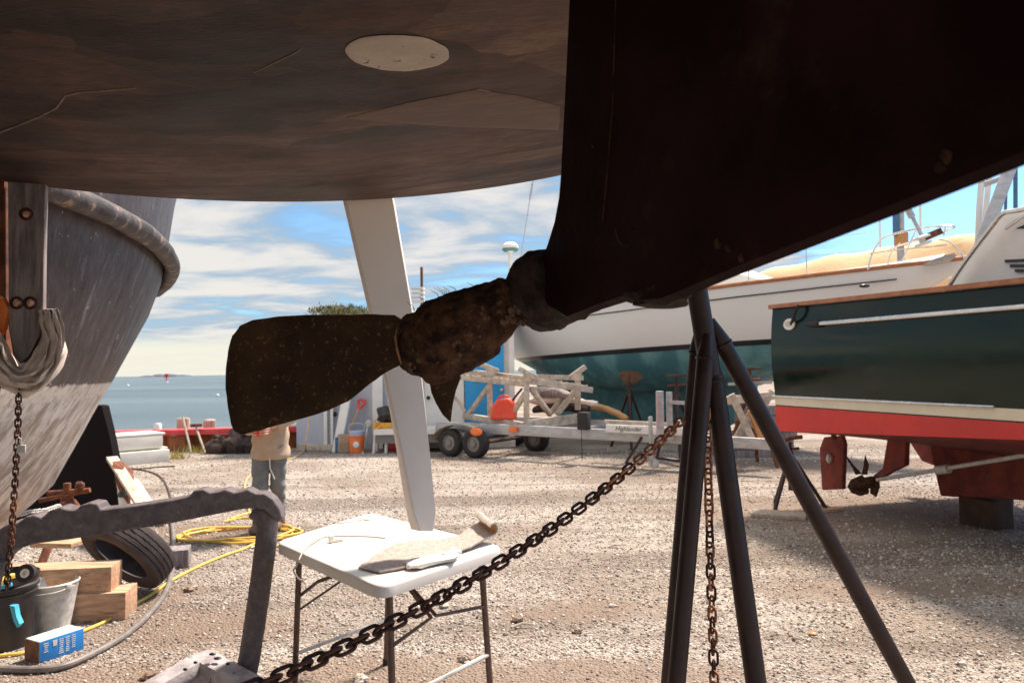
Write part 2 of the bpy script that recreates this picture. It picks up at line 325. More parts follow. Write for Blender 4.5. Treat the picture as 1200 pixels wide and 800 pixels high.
M['brown_wood'] = mat('brown_timber', (0.05, 0.025, 0.016), (0.09, 0.05, 0.032), 8, .9, bump=.003)
M['cream'] = mat('cream_stripe', (0.68, 0.60, 0.45), (0.74, 0.66, 0.50), 4, 0.4)
M['boat_red'] = mat('red_bottom_paint', (0.55, 0.034, 0.028), (0.64, 0.052, 0.038), 2.5, 0.65, third=(0.40, 0.045, 0.035), tscale=2, tlo=0.55, thi=0.65)
M['red_worn_shaded'] = mat('worn_shaded_red_antifouling', (0.14, 0.020, 0.015), (0.26, 0.050, 0.032), 7, 0.8, third=(0.16, 0.07, 0.05), tscale=6, tlo=0.57, thi=0.68)  # worn red, set darker to put the shade beneath the boat into its colour
M['green_gloss'] = mat('dark_green_gloss', (0.0022, 0.012, 0.006), (0.0032, 0.017, 0.009), 1.5, 0.14, coat=0.0, spec=0.3)
M['dark'] = mat('dark_opening', (0.01, 0.01, 0.012), None, 5, 0.3)
M['black_fin'] = mat('matt_black_fin', (0.006, 0.003, 0.004), (0.010, 0.006, 0.006), 5, 0.8, spec=0.2)
M['net'] = mat('dark_heap', (0.03, 0.02, 0.018), (0.09, 0.055, 0.045), 14, 0.95, bump=0.03, bscale=30)
M['weed'] = mat('dry_weeds', (0.30, 0.26, 0.05), (0.46, 0.38, 0.12), 20, 0.9)
M['leaf'] = mat('pine_foliage', (0.06, 0.065, 0.015), (0.16, 0.13, 0.035), 1.5, 0.9)
M['bark'] = mat('bark', (0.09, 0.06, 0.045), (0.15, 0.1, 0.075), 6, 0.9, bump=0.01)
M['mast_blue'] = mat('blue_sail_cover', (0.05, 0.13, 0.25), (0.07, 0.17, 0.3), 6, 0.7)
M['glass'] = mat('dark_window', (0.02, 0.025, 0.03), None, 5, 0.08)
M['stone_a'] = mat('pale_stone', (.42, .36, .30), (.58, .52, .45), 30, .9, bump=.002)
M['stone_b'] = mat('brown_stone', (.22, .14, .10), (.34, .24, .18), 30, .9, bump=.002)
M['green_mark'] = mat('green_print', (0.05, 0.25, 0.12), None, 5, 0.6)

# ------------------------------------------------------------------ ground, sea
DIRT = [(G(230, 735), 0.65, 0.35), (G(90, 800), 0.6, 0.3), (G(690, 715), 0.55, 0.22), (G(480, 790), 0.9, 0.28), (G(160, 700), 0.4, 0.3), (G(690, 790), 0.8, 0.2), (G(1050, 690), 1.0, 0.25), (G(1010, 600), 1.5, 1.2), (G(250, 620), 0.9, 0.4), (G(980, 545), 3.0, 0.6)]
gm = bpy.data.materials.new('gravel_ground'); gm.use_nodes = True; nt, bs = nodes(gm)
(X_, Y_, Z_), OC = objxyz(nt)
vor = N(nt, 'ShaderNodeTexVoronoi', Scale=62.0); L(nt, OC, vor.inputs['Vector'])
vor2 = N(nt, 'ShaderNodeTexVoronoi', Scale=19.0); L(nt, OC, vor2.inputs['Vector'])
sv = N(nt, 'ShaderNodeSeparateColor'); L(nt, vor.outputs['Color'], sv.inputs[0])
ramp = N(nt, 'ShaderNodeValToRGB'); L(nt, sv.outputs[0], ramp.inputs[0])
for i, (p_, c_) in enumerate([(0.0, (0.25, 0.21, 0.175)), (0.3, (0.35, 0.30, 0.255)), (0.6, (0.43, 0.38, 0.325)), (0.85, (0.50, 0.455, 0.40)), (1.0, (0.62, 0.57, 0.50))]):
    e = ramp.color_ramp.elements[i] if i < 2 else ramp.color_ramp.elements.new(p_)
    e.position = p_; e.color = (*c_, 1)
big = N(nt, 'ShaderNodeTexNoise', Scale=0.55, Detail=7.0, Roughness=0.6); L(nt, OC, big.inputs['Vector'])
mid = N(nt, 'ShaderNodeTexNoise', Scale=3.2, Detail=8.0, Roughness=0.7); L(nt, OC, mid.inputs['Vector'])
col = mixc(nt, maprange(nt, big.outputs[0], 0.42, 0.60, 0, 0.7), ramp.outputs[0], (0.25, 0.19, 0.145))
# wheel tracks: long bands across the yard
mpt = N(nt, 'ShaderNodeMapping'); mpt.inputs['Scale'].default_value = (0.10, 0.9, 1); mpt.inputs['Rotation'].default_value = (0, 0, R(8)); L(nt, OC, mpt.inputs[0])
trk = N(nt, 'ShaderNodeTexNoise', Scale=1.3, Detail=5.0, Roughness=0.6); L(nt, mpt.outputs[0], trk.inputs['Vector'])
col = mixc(nt, maprange(nt, trk.outputs[0], 0.47, 0.60, 0, 0.75), col, (0.185, 0.145, 0.115))
dm = None
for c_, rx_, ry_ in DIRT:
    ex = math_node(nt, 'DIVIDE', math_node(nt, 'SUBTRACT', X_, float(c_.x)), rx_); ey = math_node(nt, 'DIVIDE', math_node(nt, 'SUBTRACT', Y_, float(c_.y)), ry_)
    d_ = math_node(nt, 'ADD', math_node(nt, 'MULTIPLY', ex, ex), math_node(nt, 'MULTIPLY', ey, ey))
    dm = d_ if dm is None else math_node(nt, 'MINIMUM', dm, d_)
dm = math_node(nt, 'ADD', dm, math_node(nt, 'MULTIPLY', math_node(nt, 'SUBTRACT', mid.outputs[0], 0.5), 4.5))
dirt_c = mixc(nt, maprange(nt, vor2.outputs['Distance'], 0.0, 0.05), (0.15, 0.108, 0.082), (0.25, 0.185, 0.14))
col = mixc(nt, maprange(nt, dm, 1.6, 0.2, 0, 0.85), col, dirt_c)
L(nt, col, bs.inputs['Base Color']); bs.inputs['Roughness'].default_value = 0.92; bs.inputs['Specular IOR Level'].default_value = 0.25
hgt = math_node(nt, 'ADD', math_node(nt, 'MULTIPLY', vor.outputs['Distance'], -1.0), math_node(nt, 'MULTIPLY', mid.outputs[0], 1.5))
bp = N(nt, 'ShaderNodeBump', Strength=1.0, Distance=0.016); L(nt, hgt, bp.inputs['Height']); L(nt, bp.outputs[0], bs.inputs['Normal'])

g = MB(); outline = [(-70, -60), (90, -60), (90, 130), (-3.4, 130), (-3.4, 15.2), (-20, 13.1), (-70, 7)]
g.add([(x, y, 0) for x, y in outline], [tuple(range(7))]); g.add([(x, y, -4) for x, y in outline], [tuple(range(7))])
n0 = len(outline)
for i in range(n0): g.f.append((i, (i + 1) % n0, n0 + (i + 1) % n0, n0 + i))
tag(g.build('ground', gm, smooth=0, loc=(0, 0, 0)), kind='structure')

wm = bpy.data.materials.new('sea'); wm.use_nodes = True; nt, bs = nodes(wm); (X_, Y_, Z_), OC = objxyz(nt)
mpn = N(nt, 'ShaderNodeMapping'); mpn.inputs['Scale'].default_value = (0.35, 1.2, 1); L(nt, OC, mpn.inputs[0])
nz = N(nt, 'ShaderNodeTexNoise', Scale=1.1, Detail=8.0, Roughness=0.65); L(nt, mpn.outputs[0], nz.inputs['Vector'])
mpn2 = N(nt, 'ShaderNodeMapping'); mpn2.inputs['Scale'].default_value = (0.004, 0.02, 1); L(nt, OC, mpn2.inputs[0])
nz2 = N(nt, 'ShaderNodeTexNoise', Scale=1.0, Detail=5.0); L(nt, mpn2.outputs[0], nz2.inputs['Vector'])
L(nt, mixc(nt, maprange(nt, nz2.outputs[0], 0.4, 0.6), (0.055, 0.095, 0.125), (0.10, 0.15, 0.175)), bs.inputs['Base Color'])
bs.inputs['Roughness'].default_value = 0.35; bs.inputs['Specular IOR Level'].default_value = 0.3
bp = N(nt, 'ShaderNodeBump', Strength=1.0, Distance=0.35); L(nt, nz.outputs[0], bp.inputs['Height']); L(nt, bp.outputs[0], bs.inputs['Normal'])
g = MB().add([(-5000, -100, -1.5), (5000, -100, -1.5), (5000, 8000, -1.5), (-5000, 8000, -1.5)], [(0, 1, 2, 3)])
tag(g.build('sea_water', wm, smooth=0, loc=(0, 0, -1.5)), kind='structure')
g = MB(); c0 = P(192, 441, 2400)
for q in range(4): g.ball((c0.x - 45 + 30 * q, 2400 + 5 * q, -3), (38, 24, 7 + 3 * (q in (1, 2))), 12, 8, 0.3)
tag(g.build('far_island', mat('island', (0.13, 0.15, 0.18), None, 1, 0.9)), kind='structure')

# gravel stones: one mesh nobody could count
def gravel():
    bm = bmesh.new(); bmesh.ops.create_icosphere(bm, subdivisions=1, radius=1.0); bm.verts.index_update()
    V = np.array([tuple(v.co) for v in bm.verts]); Fc = np.array([[v.index for v in f.verts] for f in bm.faces]); bm.free()
    pos = []; siz = []
    for y0, y1, dens_, s0, s1 in ((2.6, 4.2, 2600, .0035, .0095), (4.2, 6.0, 1500, .0045, .011), (6.0, 9.0, 600, .006, .013), (9.0, 14.0, 150, .008, .016)):
        area = (y1 - y0) * (y0 + y1) * 0.75; n = int(area * dens_)
        y = np.sqrt(rng.uniform(y0 * y0, y1 * y1, n)); x = rng.uniform(-0.75, 0.75, n) * y
        keep = np.ones(n, bool)
        for c_, rx_, ry_ in DIRT:
            d_ = ((x - c_.x) / rx_) ** 2 + ((y - c_.y) / ry_) ** 2
            keep &= (rng.uniform(0, 1, n) < np.clip(0.22 + d_ * 0.6, 0, 1))
        x = x[keep]; y = y[keep]; s_ = s0 + (s1 - s0) * rng.power(0.45, len(x))
        pos.append(np.stack([x, y], 1)); siz.append(s_)
    pos = np.concatenate(pos); siz = np.concatenate(siz); n = len(siz)
    vv = V[None] * (1 + rng.uniform(-0.28, 0.28, (n, len(V), 1)))
    sc = siz[:, None] * rng.uniform(0.7, 1.3, (n, 3)) * np.array([1.1, 1, 0.62])
    vv = vv * sc[:, None, :]; a = rng.uniform(0, 6.28, n); ca, sa = np.cos(a)[:, None], np.sin(a)[:, None]
    tl = rng.normal(0, 0.35, n)[:, None]
    z = vv[..., 2] + vv[..., 0] * tl
    x = vv[..., 0] * ca - vv[..., 1] * sa + pos[:, 0:1]; y = vv[..., 0] * sa + vv[..., 1] * ca + pos[:, 1:2]
    z = z + siz[:, None] * 0.28
    co = np.stack([x, y, z], -1).reshape(-1, 3); fc = (Fc[None] + (np.arange(n) * len(V))[:, None, None]).reshape(-1, 3)
    me = bpy.data.meshes.new('gravel'); me.vertices.add(len(co)); me.vertices.foreach_set('co', co.ravel().astype(np.float32))
    me.loops.add(fc.size); me.loops.foreach_set('vertex_index', fc.ravel().astype(np.int32)); me.polygons.add(len(fc)); me.polygons.foreach_set('loop_start', np.arange(0, fc.size, 3, dtype=np.int32))
    me.update(calc_edges=True)
    m = bpy.data.materials.new('gravel_stone'); m.use_nodes = True; nt, bs = nodes(m)
    gi = N(nt, 'ShaderNodeNewGeometry'); rp = N(nt, 'ShaderNodeValToRGB'); L(nt, gi.outputs['Random Per Island'], rp.inputs[0])
    for i, (p_, c_) in enumerate([(0.0, (0.15, 0.11, 0.09)), (0.25, (0.30, 0.25, 0.21)), (0.5, (0.43, 0.375, 0.325)), (0.75, (0.52, 0.47, 0.41)), (0.93, (0.72, 0.66, 0.58)), (1.0, (0.50, 0.34, 0.25))]):
        e = rp.color_ramp.elements[i] if i < 2 else rp.color_ramp.elements.new(p_)
        e.position = p_; e.color = (*c_, 1)
    L(nt, rp.outputs[0], bs.inputs['Base Color']); bs.inputs['Roughness'].default_value = 0.9; bs.inputs['Specular IOR Level'].default_value = 0.25
    o = bpy.data.objects.new('gravel', me); S.collection.objects.link(o); me.materials.append(m)
    tag(o, 'loose pale gravel and small stones covering the boatyard', 'gravel', kind='stuff')
gravel()

# ------------------------------------------------------------------ the boat overhead
A0 = Vector((0.066, 1.15, 0)); ANG = R(24)
ax = Vector((-math.sin(ANG), math.cos(ANG), 0)); pt = Vector((-ax.y, ax.x, 0))   # aft, towards the left side
HK, HS0, HE, HC, HH = 0.02, 0.0, 1.8, 0.086, 0.111
def hz(s, t):
    e = abs(t) / 1.25
    return 2.089 + HK * max(0, s - HS0) ** 2 + HC * t * t - HH * t + 0.043 * max(0, e - 0.7) ** 2
def hp(s, t, dz=0.0): return A0 + ax * s + pt * t + Vector((0, 0, hz(s, t) + dz))
def on_hull(px, py, dz=-0.002):
    d = ray(px, py); k = 0.3
    for i in range(4000):
        q = CAM + d * k; r_ = q - A0; s_ = r_.dot(ax); t_ = r_.dot(pt)
        if q.z > hz(s_, t_): return q + Vector((0, 0, dz))
        k += 0.002
    return q
boat = thing('sailing_boat', A0 + Vector((0, 0, 1.4)), 'dark bottomed boat overhead with white rudder and a fouled propeller hanging from its black skeg', 'boat')
g = MB(); rows = []
svals = np.linspace(-6.0, HE, 44); tvals = np.linspace(-1, 1, 49)
for s_ in svals:
    Bm = 1.25 + 0.35 * min(1, max(0, (1.2 - s_) / 2.5)) if s_ > -3 else 1.60 * math.sqrt(max(0.01, 1 - ((s_ + 3) / 3.3) ** 2))
    row = [hp(s_, t_ * Bm) for t_ in tvals]
    e0, e1 = row[0], row[-1]
    row = [e0 + Vector((0, 0, 1.3)) - pt * 0.25, e0 + Vector((0, 0, 0.5)) - pt * 0.15, e0 + Vector((0, 0, 0.12)) - pt * 0.07] + row + [e1 + Vector((0, 0, 0.12)) + pt * 0.07, e1 + Vector((0, 0, 0.5)) + pt * 0.15, e1 + Vector((0, 0, 1.3)) + pt * 0.25]
    rows.append(row)
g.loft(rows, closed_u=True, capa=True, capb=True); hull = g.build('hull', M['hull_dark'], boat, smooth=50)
# filler oval, worn diamonds, scratch
def patch_on_hull(name, pts, m, dz):
    b = MB(); q = [on_hull(x, y, dz) for x, y in pts]; cen = sum(q, Vector()) / len(q)
    rows_ = [[cen + (p - cen) * k for p in q] for k in (1, 0.97, 0.8, 0.6, 0.4, 0.2, 0.02)]
    for row_ in rows_:
        for p in row_: rr_ = p - A0; p.z = hz(rr_.dot(ax), rr_.dot(pt)) + dz
    for p in rows_[0]: p.z += 0.0018
    b.loft(rows_, closed_u=True, capb=True); return b.build(name, m, hull, smooth=40)
ov = []
for i in range(40):
    q = 2 * math.pi * i / 40; k = 1 + 0.06 * noise.noise(Vector((math.cos(q) * 2, math.sin(q) * 2, 3.3)))
    ov.append((465 + 62 * math.cos(q) * k, 61 + 21 * math.sin(q) * k + 2 * math.cos(q)))
patch_on_hull('filler_patch', ov, M['filler'], -0.003)
patch_on_hull('worn_patch', [(405, 138), (480, 120), (560, 105), (610, 112), (656, 124), (656, 140), (655, 152), (600, 150), (530, 148), (460, 143)], M['worn_patch'], -0.0025)
b = MB(); b.tube([on_hull(x, y, -0.001) for x, y in [(-6, 157), (20, 147), (45, 137), (66, 126), (76, 112), (92, 108), (120, 106), (158, 103)]], 0.0022, 5); b.build('scratch_mark', M['scratch'], hull)
b = MB(); b.tube([on_hull(x, y, -0.001) for x, y in [(405, 138), (480, 120), (560, 104), (656, 125)]], 0.0012, 5); b.build('scratch_mark', M['scratch'], hull)
b = MB(); b.tube([on_hull(x, y, -0.001) for x, y in [(297, 85), (320, 74), (345, 62), (352, 57)]], 0.0011, 5); b.build('scratch_mark', M['scratch'], hull)

# skeg: vertical plate in the boat's centre plane
def sk(px, py): return onplane(px, py, A0 + pt * 0.045, pt)
sa = [(655, 205), (653, 230), (648, 258), (640, 284), (634, 300), (628, 330), (640, 360), (664, 376), (700, 362), (735, 351), (748, 352), (760, 357), (775, 356), (800, 346), (860, 321), (930, 294), (1000, 267), (1100, 228), (1200, 189), (1330, 140)]
def sk2(px, py): return onplane(px, py, A0 - pt * 0.05, pt) + pt * 0.095
q = [sk(*p) for p in sa]; p_top = sk(661, 90); p_t2 = sk(668, -60)
last = q[-1]; far = last - ax * 1.6; far.z = last.z - 0.02
poly = [Vector((p_t2.x, p_t2.y, 2.6))] + [p_t2, p_top] + q + [far, Vector((far.x, far.y, 2.5))]
g = MB(); cen = sum(poly, Vector()) / len(poly)
def off(pts_, d, k):
    n = len(pts_); out = []
    for i, p in enumerate(pts_):
        t = (pts_[(i + 1) % n] - pts_[i - 1]).normalized(); inn = pt.cross(t)
        out.append(p + inn * k + pt * d)
    return out
A_, B_ = off(poly, 0, 0.012), off(poly, -0.10, 0.012)
if (A_[10] - cen).length > (poly[10] - cen).length: A_, B_ = off(poly, 0, -0.012), off(poly, -0.10, -0.012)
def inward(d_, k_):
    t0 = off(poly, d_, k_)
    return t0
sgn = 0.012 if A_[10].z > poly[10].z else 0.012
K = 1 if (off(poly, 0, 0.01)[14].z > poly[14].z) else -1
g.loft([off(poly, 0.0, 0.006 * K), off(poly, -0.008, 0), off(poly, -0.03, 0.018 * K), off(poly, -0.06, 0.05 * K), off(poly, -0.085, 0.095 * K)], closed_u=True, capa=True, capb=True)
skeg = g.build('skeg', M['skeg'], boat, smooth=50)
b = MB(); b.ball(sk(757, 347) - pt * 0.02, (0.04, 0.03, 0.012), 14, 8, 0.5); b.build('zinc_lump', M['boss'], skeg)
b = MB()
b = MB(); b.tube([sk(722, -20) - pt * .001, sk(718, 120) - pt * .001, sk(712, 200) - pt * .001, sk(706, 260) - pt * .001], 0.0018, 6); b.build('seam', M['growth'], skeg)
b = MB(); b.tube(smooth_path([sk(722, 268), sk(724, 280), sk(731, 288), sk(739, 287), (sk(744, 276))], 4), 0.0016, 6); b.build('hook_eye', M['boss'], skeg)
for x, y, w in [(1110, 185, 0.010), (1104, 196, 0.008), (695, 172, 0.005), (842, 285, 0.012), (855, 292, 0.010), (870, 302, 0.008), (742, 268, 0.005)]:
    b = MB(); b.ball(sk(x, y), (w * .5, w * .3, w * 0.4), 8, 6, 0.6); b.noisy(.002, 90, 2); b.build('barnacle_patch', M['growth'], skeg)

# stern bearing boss, hub and blades
b = MB(); pth = [P(700, 335, 1.10), P(672, 338, 1.12), P(650, 340, 1.13), P(632, 342, 1.135), P(617, 345, 1.14), P(603, 349, 1.145)]
b.tube(smooth_path(pth, 6), [lerp(0.052, 0.052, 0)] * 0 + [interp(i, [0, 6, 12, 18, 24, 28, 30], [0.035, 0.050, 0.062, 0.064, 0.058, 0.044, 0.03]) for i in range(31)], 36)
b.noisy(0.0075, 34, 4); b.build('stern_bearing', M['boss'], boat, smooth=60)
prop = MB()
pth = [P(612, 349, 1.14), P(590, 358, 1.14), P(565, 372, 1.14), P(540, 386, 1.14), P(515, 397, 1.14), P(495, 402, 1.14), P(478, 402, 1.14), P(468, 402, 1.14)]
prop.tube(smooth_path(pth, 10), [interp(i, [0, 10, 20, 30, 40, 50, 60, 66, 70], [0.030, 0.041, 0.052, 0.060, 0.062, 0.053, 0.045, 0.036, 0.024]) for i in range(71)], 48)
prop.ball(P(512, 421, 1.14), (0.052, 0.045, 0.036), 28, 18, 0.25)
prop.ball(P(548, 404, 1.14), (0.050, 0.045, 0.034), 28, 18, 0.1)
prop.ball(P(590, 346, 1.14), (0.030, 0.035, 0.022), 20, 12, 0.3)
prop.noisy(0.0040, 38, 4, 3.0)
hub = prop.build('propeller', M['growth'], boat, smooth=70)
bl = [(470, 374), (462, 369), (440, 368), (400, 369), (360, 369), (325, 371), (297, 375), (282, 381), (273, 393), (268, 410), (265, 432), (265, 455), (268, 478), (271, 496), (275, 505), (285, 509), (305, 504), (335, 495), (362, 488), (385, 481), (408, 470), (428, 454), (446, 440), (462, 431), (472, 426), (474, 400)]
def bladepts(lst, d0, d1, x0, x1): return [P(x, y, lerp(d0, d1, (x - x0) / (x1 - x0))) for x, y in lst]
pp = bladepts(bl, 1.20, 1.12, 265, 470); b = MB(); fine = []
for i in range(len(pp)):
    for k in range(3): fine.append(pp[i].lerp(pp[(i + 1) % len(pp)], k / 3))
nr = (pp[5] - pp[20]).cross(pp[2] - pp[10]).normalized()
b.pillow(fine, nr, 0.016, 8, 0.2); b.noisy(0.0009, 40, 2); b.build('blade', M['bronze'], hub, smooth=50)
bl2 = [(503, 446), (512, 440), (530, 438), (540, 441), (534, 458), (530, 475), (528, 494), (519, 486), (511, 472), (506, 460)]
b = MB(); b.pillow([P(x, y, 1.15) for x, y in bl2], Vector((0.5, -1, 0.1)), 0.014, 6, 0.2); b.noisy(0.001, 40, 2); b.build('blade', M['bronze'], hub, smooth=50)
b = MB(); b.tube([P(x, y, 1.095) for x, y in [(465, 384), (463, 395), (465, 408), (468, 419), (470, 426)]], [0.0008, 0.0018, 0.002, 0.0016, 0.001], 6); b.noisy(0.0006, 120, 2); b.build('blade_seam', M['copper_edge'], hub)
b = MB()
for i in range(34):
    x = random.uniform(478, 605); y = interp(x, [478, 500, 530, 560, 600], [366, 352, 342, 338, 330]) + 3
    p0 = P(x, y, 1.14 + random.uniform(-.02, .02)); ln = random.uniform(0.002, 0.008) if random.random() > .15 else 0.016
    d_ = Vector((random.uniform(-.8, .4), random.uniform(-.3, .3), 1)) * ln; b.tube([p0, p0 + d_ * 0.5, p0 + d_ + Vector((-ln * .4, 0, -ln * .15))], [0.0007, 0.0005, 0.0002], 4)
b.build('seaweed_hair', M['growth'], hub)
b = MB(); rnd = random.Random(4)
for i in range(150):       # barnacles sitting on the hub
    x = rnd.uniform(478, 655); y0 = interp(x, [478, 520, 560, 600, 655], [372, 350, 342, 336, 300]); y1 = interp(x, [478, 520, 560, 600, 655], [440, 442, 420, 384, 385])
    y = rnd.uniform(y0 + 4, y1 - 4); k = 1 - abs((y - (y0 + y1) / 2) / ((y1 - y0) / 2)) ** 2
    rr = interp(x, [478, 520, 560, 600, 655], [.045, .06, .055, .045, .062]); p0 = P(x, y, 1.14 - rr * math.sqrt(max(k, 0.05)) * 0.97)
    b.ball(p0, rnd.uniform(0.002, 0.0048), 7, 5, 0.5)
b.build('barnacle_cluster', mat('barnacle_shell', (0.06, 0.034, 0.020), (0.17, 0.10, 0.058), 300, 0.9), hub)

# rudder
top = P(433, 215, 2.55); bot = P(497, 622, 2.55)
rd = MB(); rows = []
cdir = Vector((0.45, 0.89, 0)).normalized(); sdir = Vector((cdir.y, -cdir.x, 0))
for k in range(14):
    u = min(1, k / 12.6) ** .96; py = lerp(165, 622, u)
    xl = interp(py, [165, 233, 400, 520, 600, 615, 622], [386, 402, 441, 468, 484, 487, 491]); xr = interp(py, [165, 233, 400, 520, 600, 615, 622], [450, 464, 492, 505, 512, 512, 509])
    l_ = P(xl, py, 2.93); r_ = P(xr, py, 3.0); w = (r_ - l_); m_ = (l_ + r_) / 2; dp = Vector((w.y, -w.x, 0)).normalized() * -1
    ring = []
    ln = w.length
    for (a_, b_) in [(0, 0.004), (0.06, -0.004), (0.3, -0.008), (0.6, -0.008), (0.93, -0.004), (1.0, 0.030), (0.98, 0.07), (0.86, 0.14), (0.55, 0.22), (0.2, 0.17), (0.02, 0.04)]:
        kk = 1.0 if k < 13 else 0.9
        ring.append(l_ + w * (0.5 + (a_ - 0.5) * kk) + dp * b_ * (ln / 0.21) * kk)
    rows.append(ring)
rd.loft(rows, closed_u=True, capa=True, capb=True); rd.build('rudder', M['rudder_white'], boat, smooth=22)

# ------------------------------------------------------------------ steel stand holding the boat
st = thing('boat_stand', (0.62, 1.8, 0), 'dark round tube stand with splayed legs holding up the boat overhead', 'boat stand')
ap = P(822, 372, 1.75)
def ground_leg(x0, y0, d0, x1, y1, dg):
    a = P(x0, y0, d0); # continue the picture line down to the ground at depth dg
    lo, hi = 0.0, 8.0
    for i in range(60):
        m_ = (lo + hi) / 2; p = P(lerp(x0, x1, m_), lerp(y0, y1, m_), dg)
        if p.z > 0: lo = m_
        else: hi = m_
    return a, p
b = MB(); pa = P(816, 335, 1.75); pb = P(833, 440, 1.75); up_ = pa + (pa - pb).normalized() * 0.5
b.tube([up_, pb], 0.0245, 20); b.build('post', M['stand'], st)
for (x0, y0, d0, x1, y1, dg, r_) in [(829, 392, 1.73, 793, 800, 1.62, 0.0200), (833, 420, 1.76, 886, 800, 1.66, 0.0235), (832, 375, 1.76, 1063, 800, 1.98, 0.0205), (820, 385, 1.80, 783, 800, 2.25, 0.0200)]:
    a, p = ground_leg(x0, y0, d0, x1, y1, dg); lg = MB(); lg.tube([a, a.lerp(p, 0.03), p], [r_ * 0.55, r_, r_], 20); l_ = lg.build('leg', M['stand'], st)
    f_ = MB(); q_ = a.lerp(p, 0.035); rr_ = [q_ + (p - a).normalized().orthogonal() * 0 + (Matrix.Rotation(k * math.pi / 8, 3, (p - a).normalized()) @ (p - a).normalized().orthogonal().normalized()) * (r_ + .0005) for k in range(16)]; f_.tube(rr_, .003, 6, closed=True); f_.noisy(.0015, 120, 2); f_.build('weld_bead', M['stand'], l_)
    f_ = MB(); f_.lathe([(0.055, 0), (0.055, 0.012), (0.03, 0.016)], Vector((p.x, p.y, 0.004)), n=20); f_.build('foot_plate', M['stand'], l_)
b = MB(); b.box(P(833, 478, 1.76), (0.06, 0.012, 0.07), 0.2, 0.002); b.build('chain_tab', M['cast'], st)
b = MB(); b.box(up_ + Vector((0, 0, 0.02)), (0.3, 0.3, 0.05), 0.2, 0.006); b.build('pad', M['grey_wood'], st)

# ------------------------------------------------------------------ chains
def link_mesh(name, pitch, wr, m):
    """one oval link: inner length = pitch"""
    b = MB(); Lh = pitch / 2 + wr - pitch * 0.28; w = pitch * 0.28 + wr * 0.9; pts_ = []
    for i in range(9): q_ = -math.pi / 2 + math.pi * i / 8; pts_.append(Vector((Lh + math.cos(q_) * w, math.sin(q_) * w, 0)))
    for i in range(9): q_ = math.pi / 2 + math.pi * i / 8; pts_.append(Vector((-Lh + math.cos(q_) * w, math.sin(q_) * w, 0)))
    b.tube(pts_, wr, 9, closed=True)
    me = bpy.data.meshes.new(name); me.from_pydata([tuple(v) for v in b.v], [], b.f); me.shade_smooth(); me.materials.append(m); return me
def chain(path, pitch, wr, mf, label, group=None, loc=None, sag=0.0):
    path = [Vector(p) for p in path]
    root = thing('rusty_chain', loc or path[0], label, 'chain', group)
    mcache = {}; seg = []; tot = sum((path[i + 1] - path[i]).length for i in range(len(path) - 1)); n = max(2, round(tot / pitch))
    n = min(n, 99)
    def at_len(s_):
        for i in range(len(path) - 1):
            l_ = (path[i + 1] - path[i]).length
            if s_ <= l_ or i == len(path) - 2: return path[i].lerp(path[i + 1], s_ / l_)
            s_ -= l_
    for i in range(n):
        p0 = at_len(tot * i / n); p1 = at_len(tot * (i + 1) / n); m = mf(i / n); 
        if m.name not in mcache: mcache[m.name] = link_mesh('link', pitch, wr, m)
        o = bpy.data.objects.new('link', mcache[m.name]); S.collection.objects.link(o); o.parent = root
        d_ = (p1 - p0); o.location = (p0 + p1) / 2 - root.location
        qq = d_.to_track_quat('X', 'Z') @ Quaternion((1, 0, 0), (R(42) if i % 2 else R(-48)) + random.uniform(-0.22, 0.22)); o.rotation_mode = 'QUATERNION'; o.rotation_quaternion = qq
    return root
c0 = P(285, 811, 0.93); c1 = P(799, 492, 1.73); pth = []
c_pre = c0 + (c0 - P(420, 741, 1.10)) * 0.8
for i in range(31):
    u = i / 30; p = c0.lerp(c1, u); p = p - Vector((0, 0, 0.05 * 4 * u * (1 - u) * 1.0)); pth.append(p)
ch = [c_pre] + pth
chain(ch, 0.0228, 0.0030, lambda u: M['rust_bright'] if u > 0.82 or (u > 0.7 and random.random() > 0.5) else M['rust_dark'], 'long dark rusty chain sloping up across the picture to the steel stand')
hc = [P(827, 478, 1.72), P(829, 520, 1.72), P(832, 640, 1.715), P(837, 800, 1.71), P(840, 900, 1.71)]
hc.append(hc[-1] + Vector((0, 0, -0.15)))
chain(hc, 0.0240, 0.0030, lambda u: M['rust_bright'] if u < 0.25 or random.random() > 0.55 else M['rust_dark'], 'orange rusty chain hanging straight down beside the stand leg')
lc = [P(22, 457, 2.32), P(21, 500, 2.32), P(18, 560, 2.32), P(14, 620, 2.32), P(8, 690, 2.32)]
chain(lc, 0.0185, 0.0026, lambda u: M['rust_dark'] if random.random() > 0.3 else M['rust'], 'thin rusty chain hanging from the white cloth sling above the black bucket')
tr = MB(); tr.box(P(25, 526, 2.31), (0.024, 0.01, 0.026), 0.3, 0.003); o = tr.build('padlock', M['galv'])
b = MB(); a_ = P(22, 518, 2.31); b.tube([a_ + Vector((-.008, 0, -.004)), a_ + Vector((-.007, 0, .010)), a_ + Vector((0, 0, .015)), a_ + Vector((.007, 0, .010)), a_ + Vector((.008, 0, -.004))], 0.002, 6); b.build('shackle', M['galv'], o)
tag(o, 'small brass grey padlock on the thin chain under the cloth sling', 'padlock')

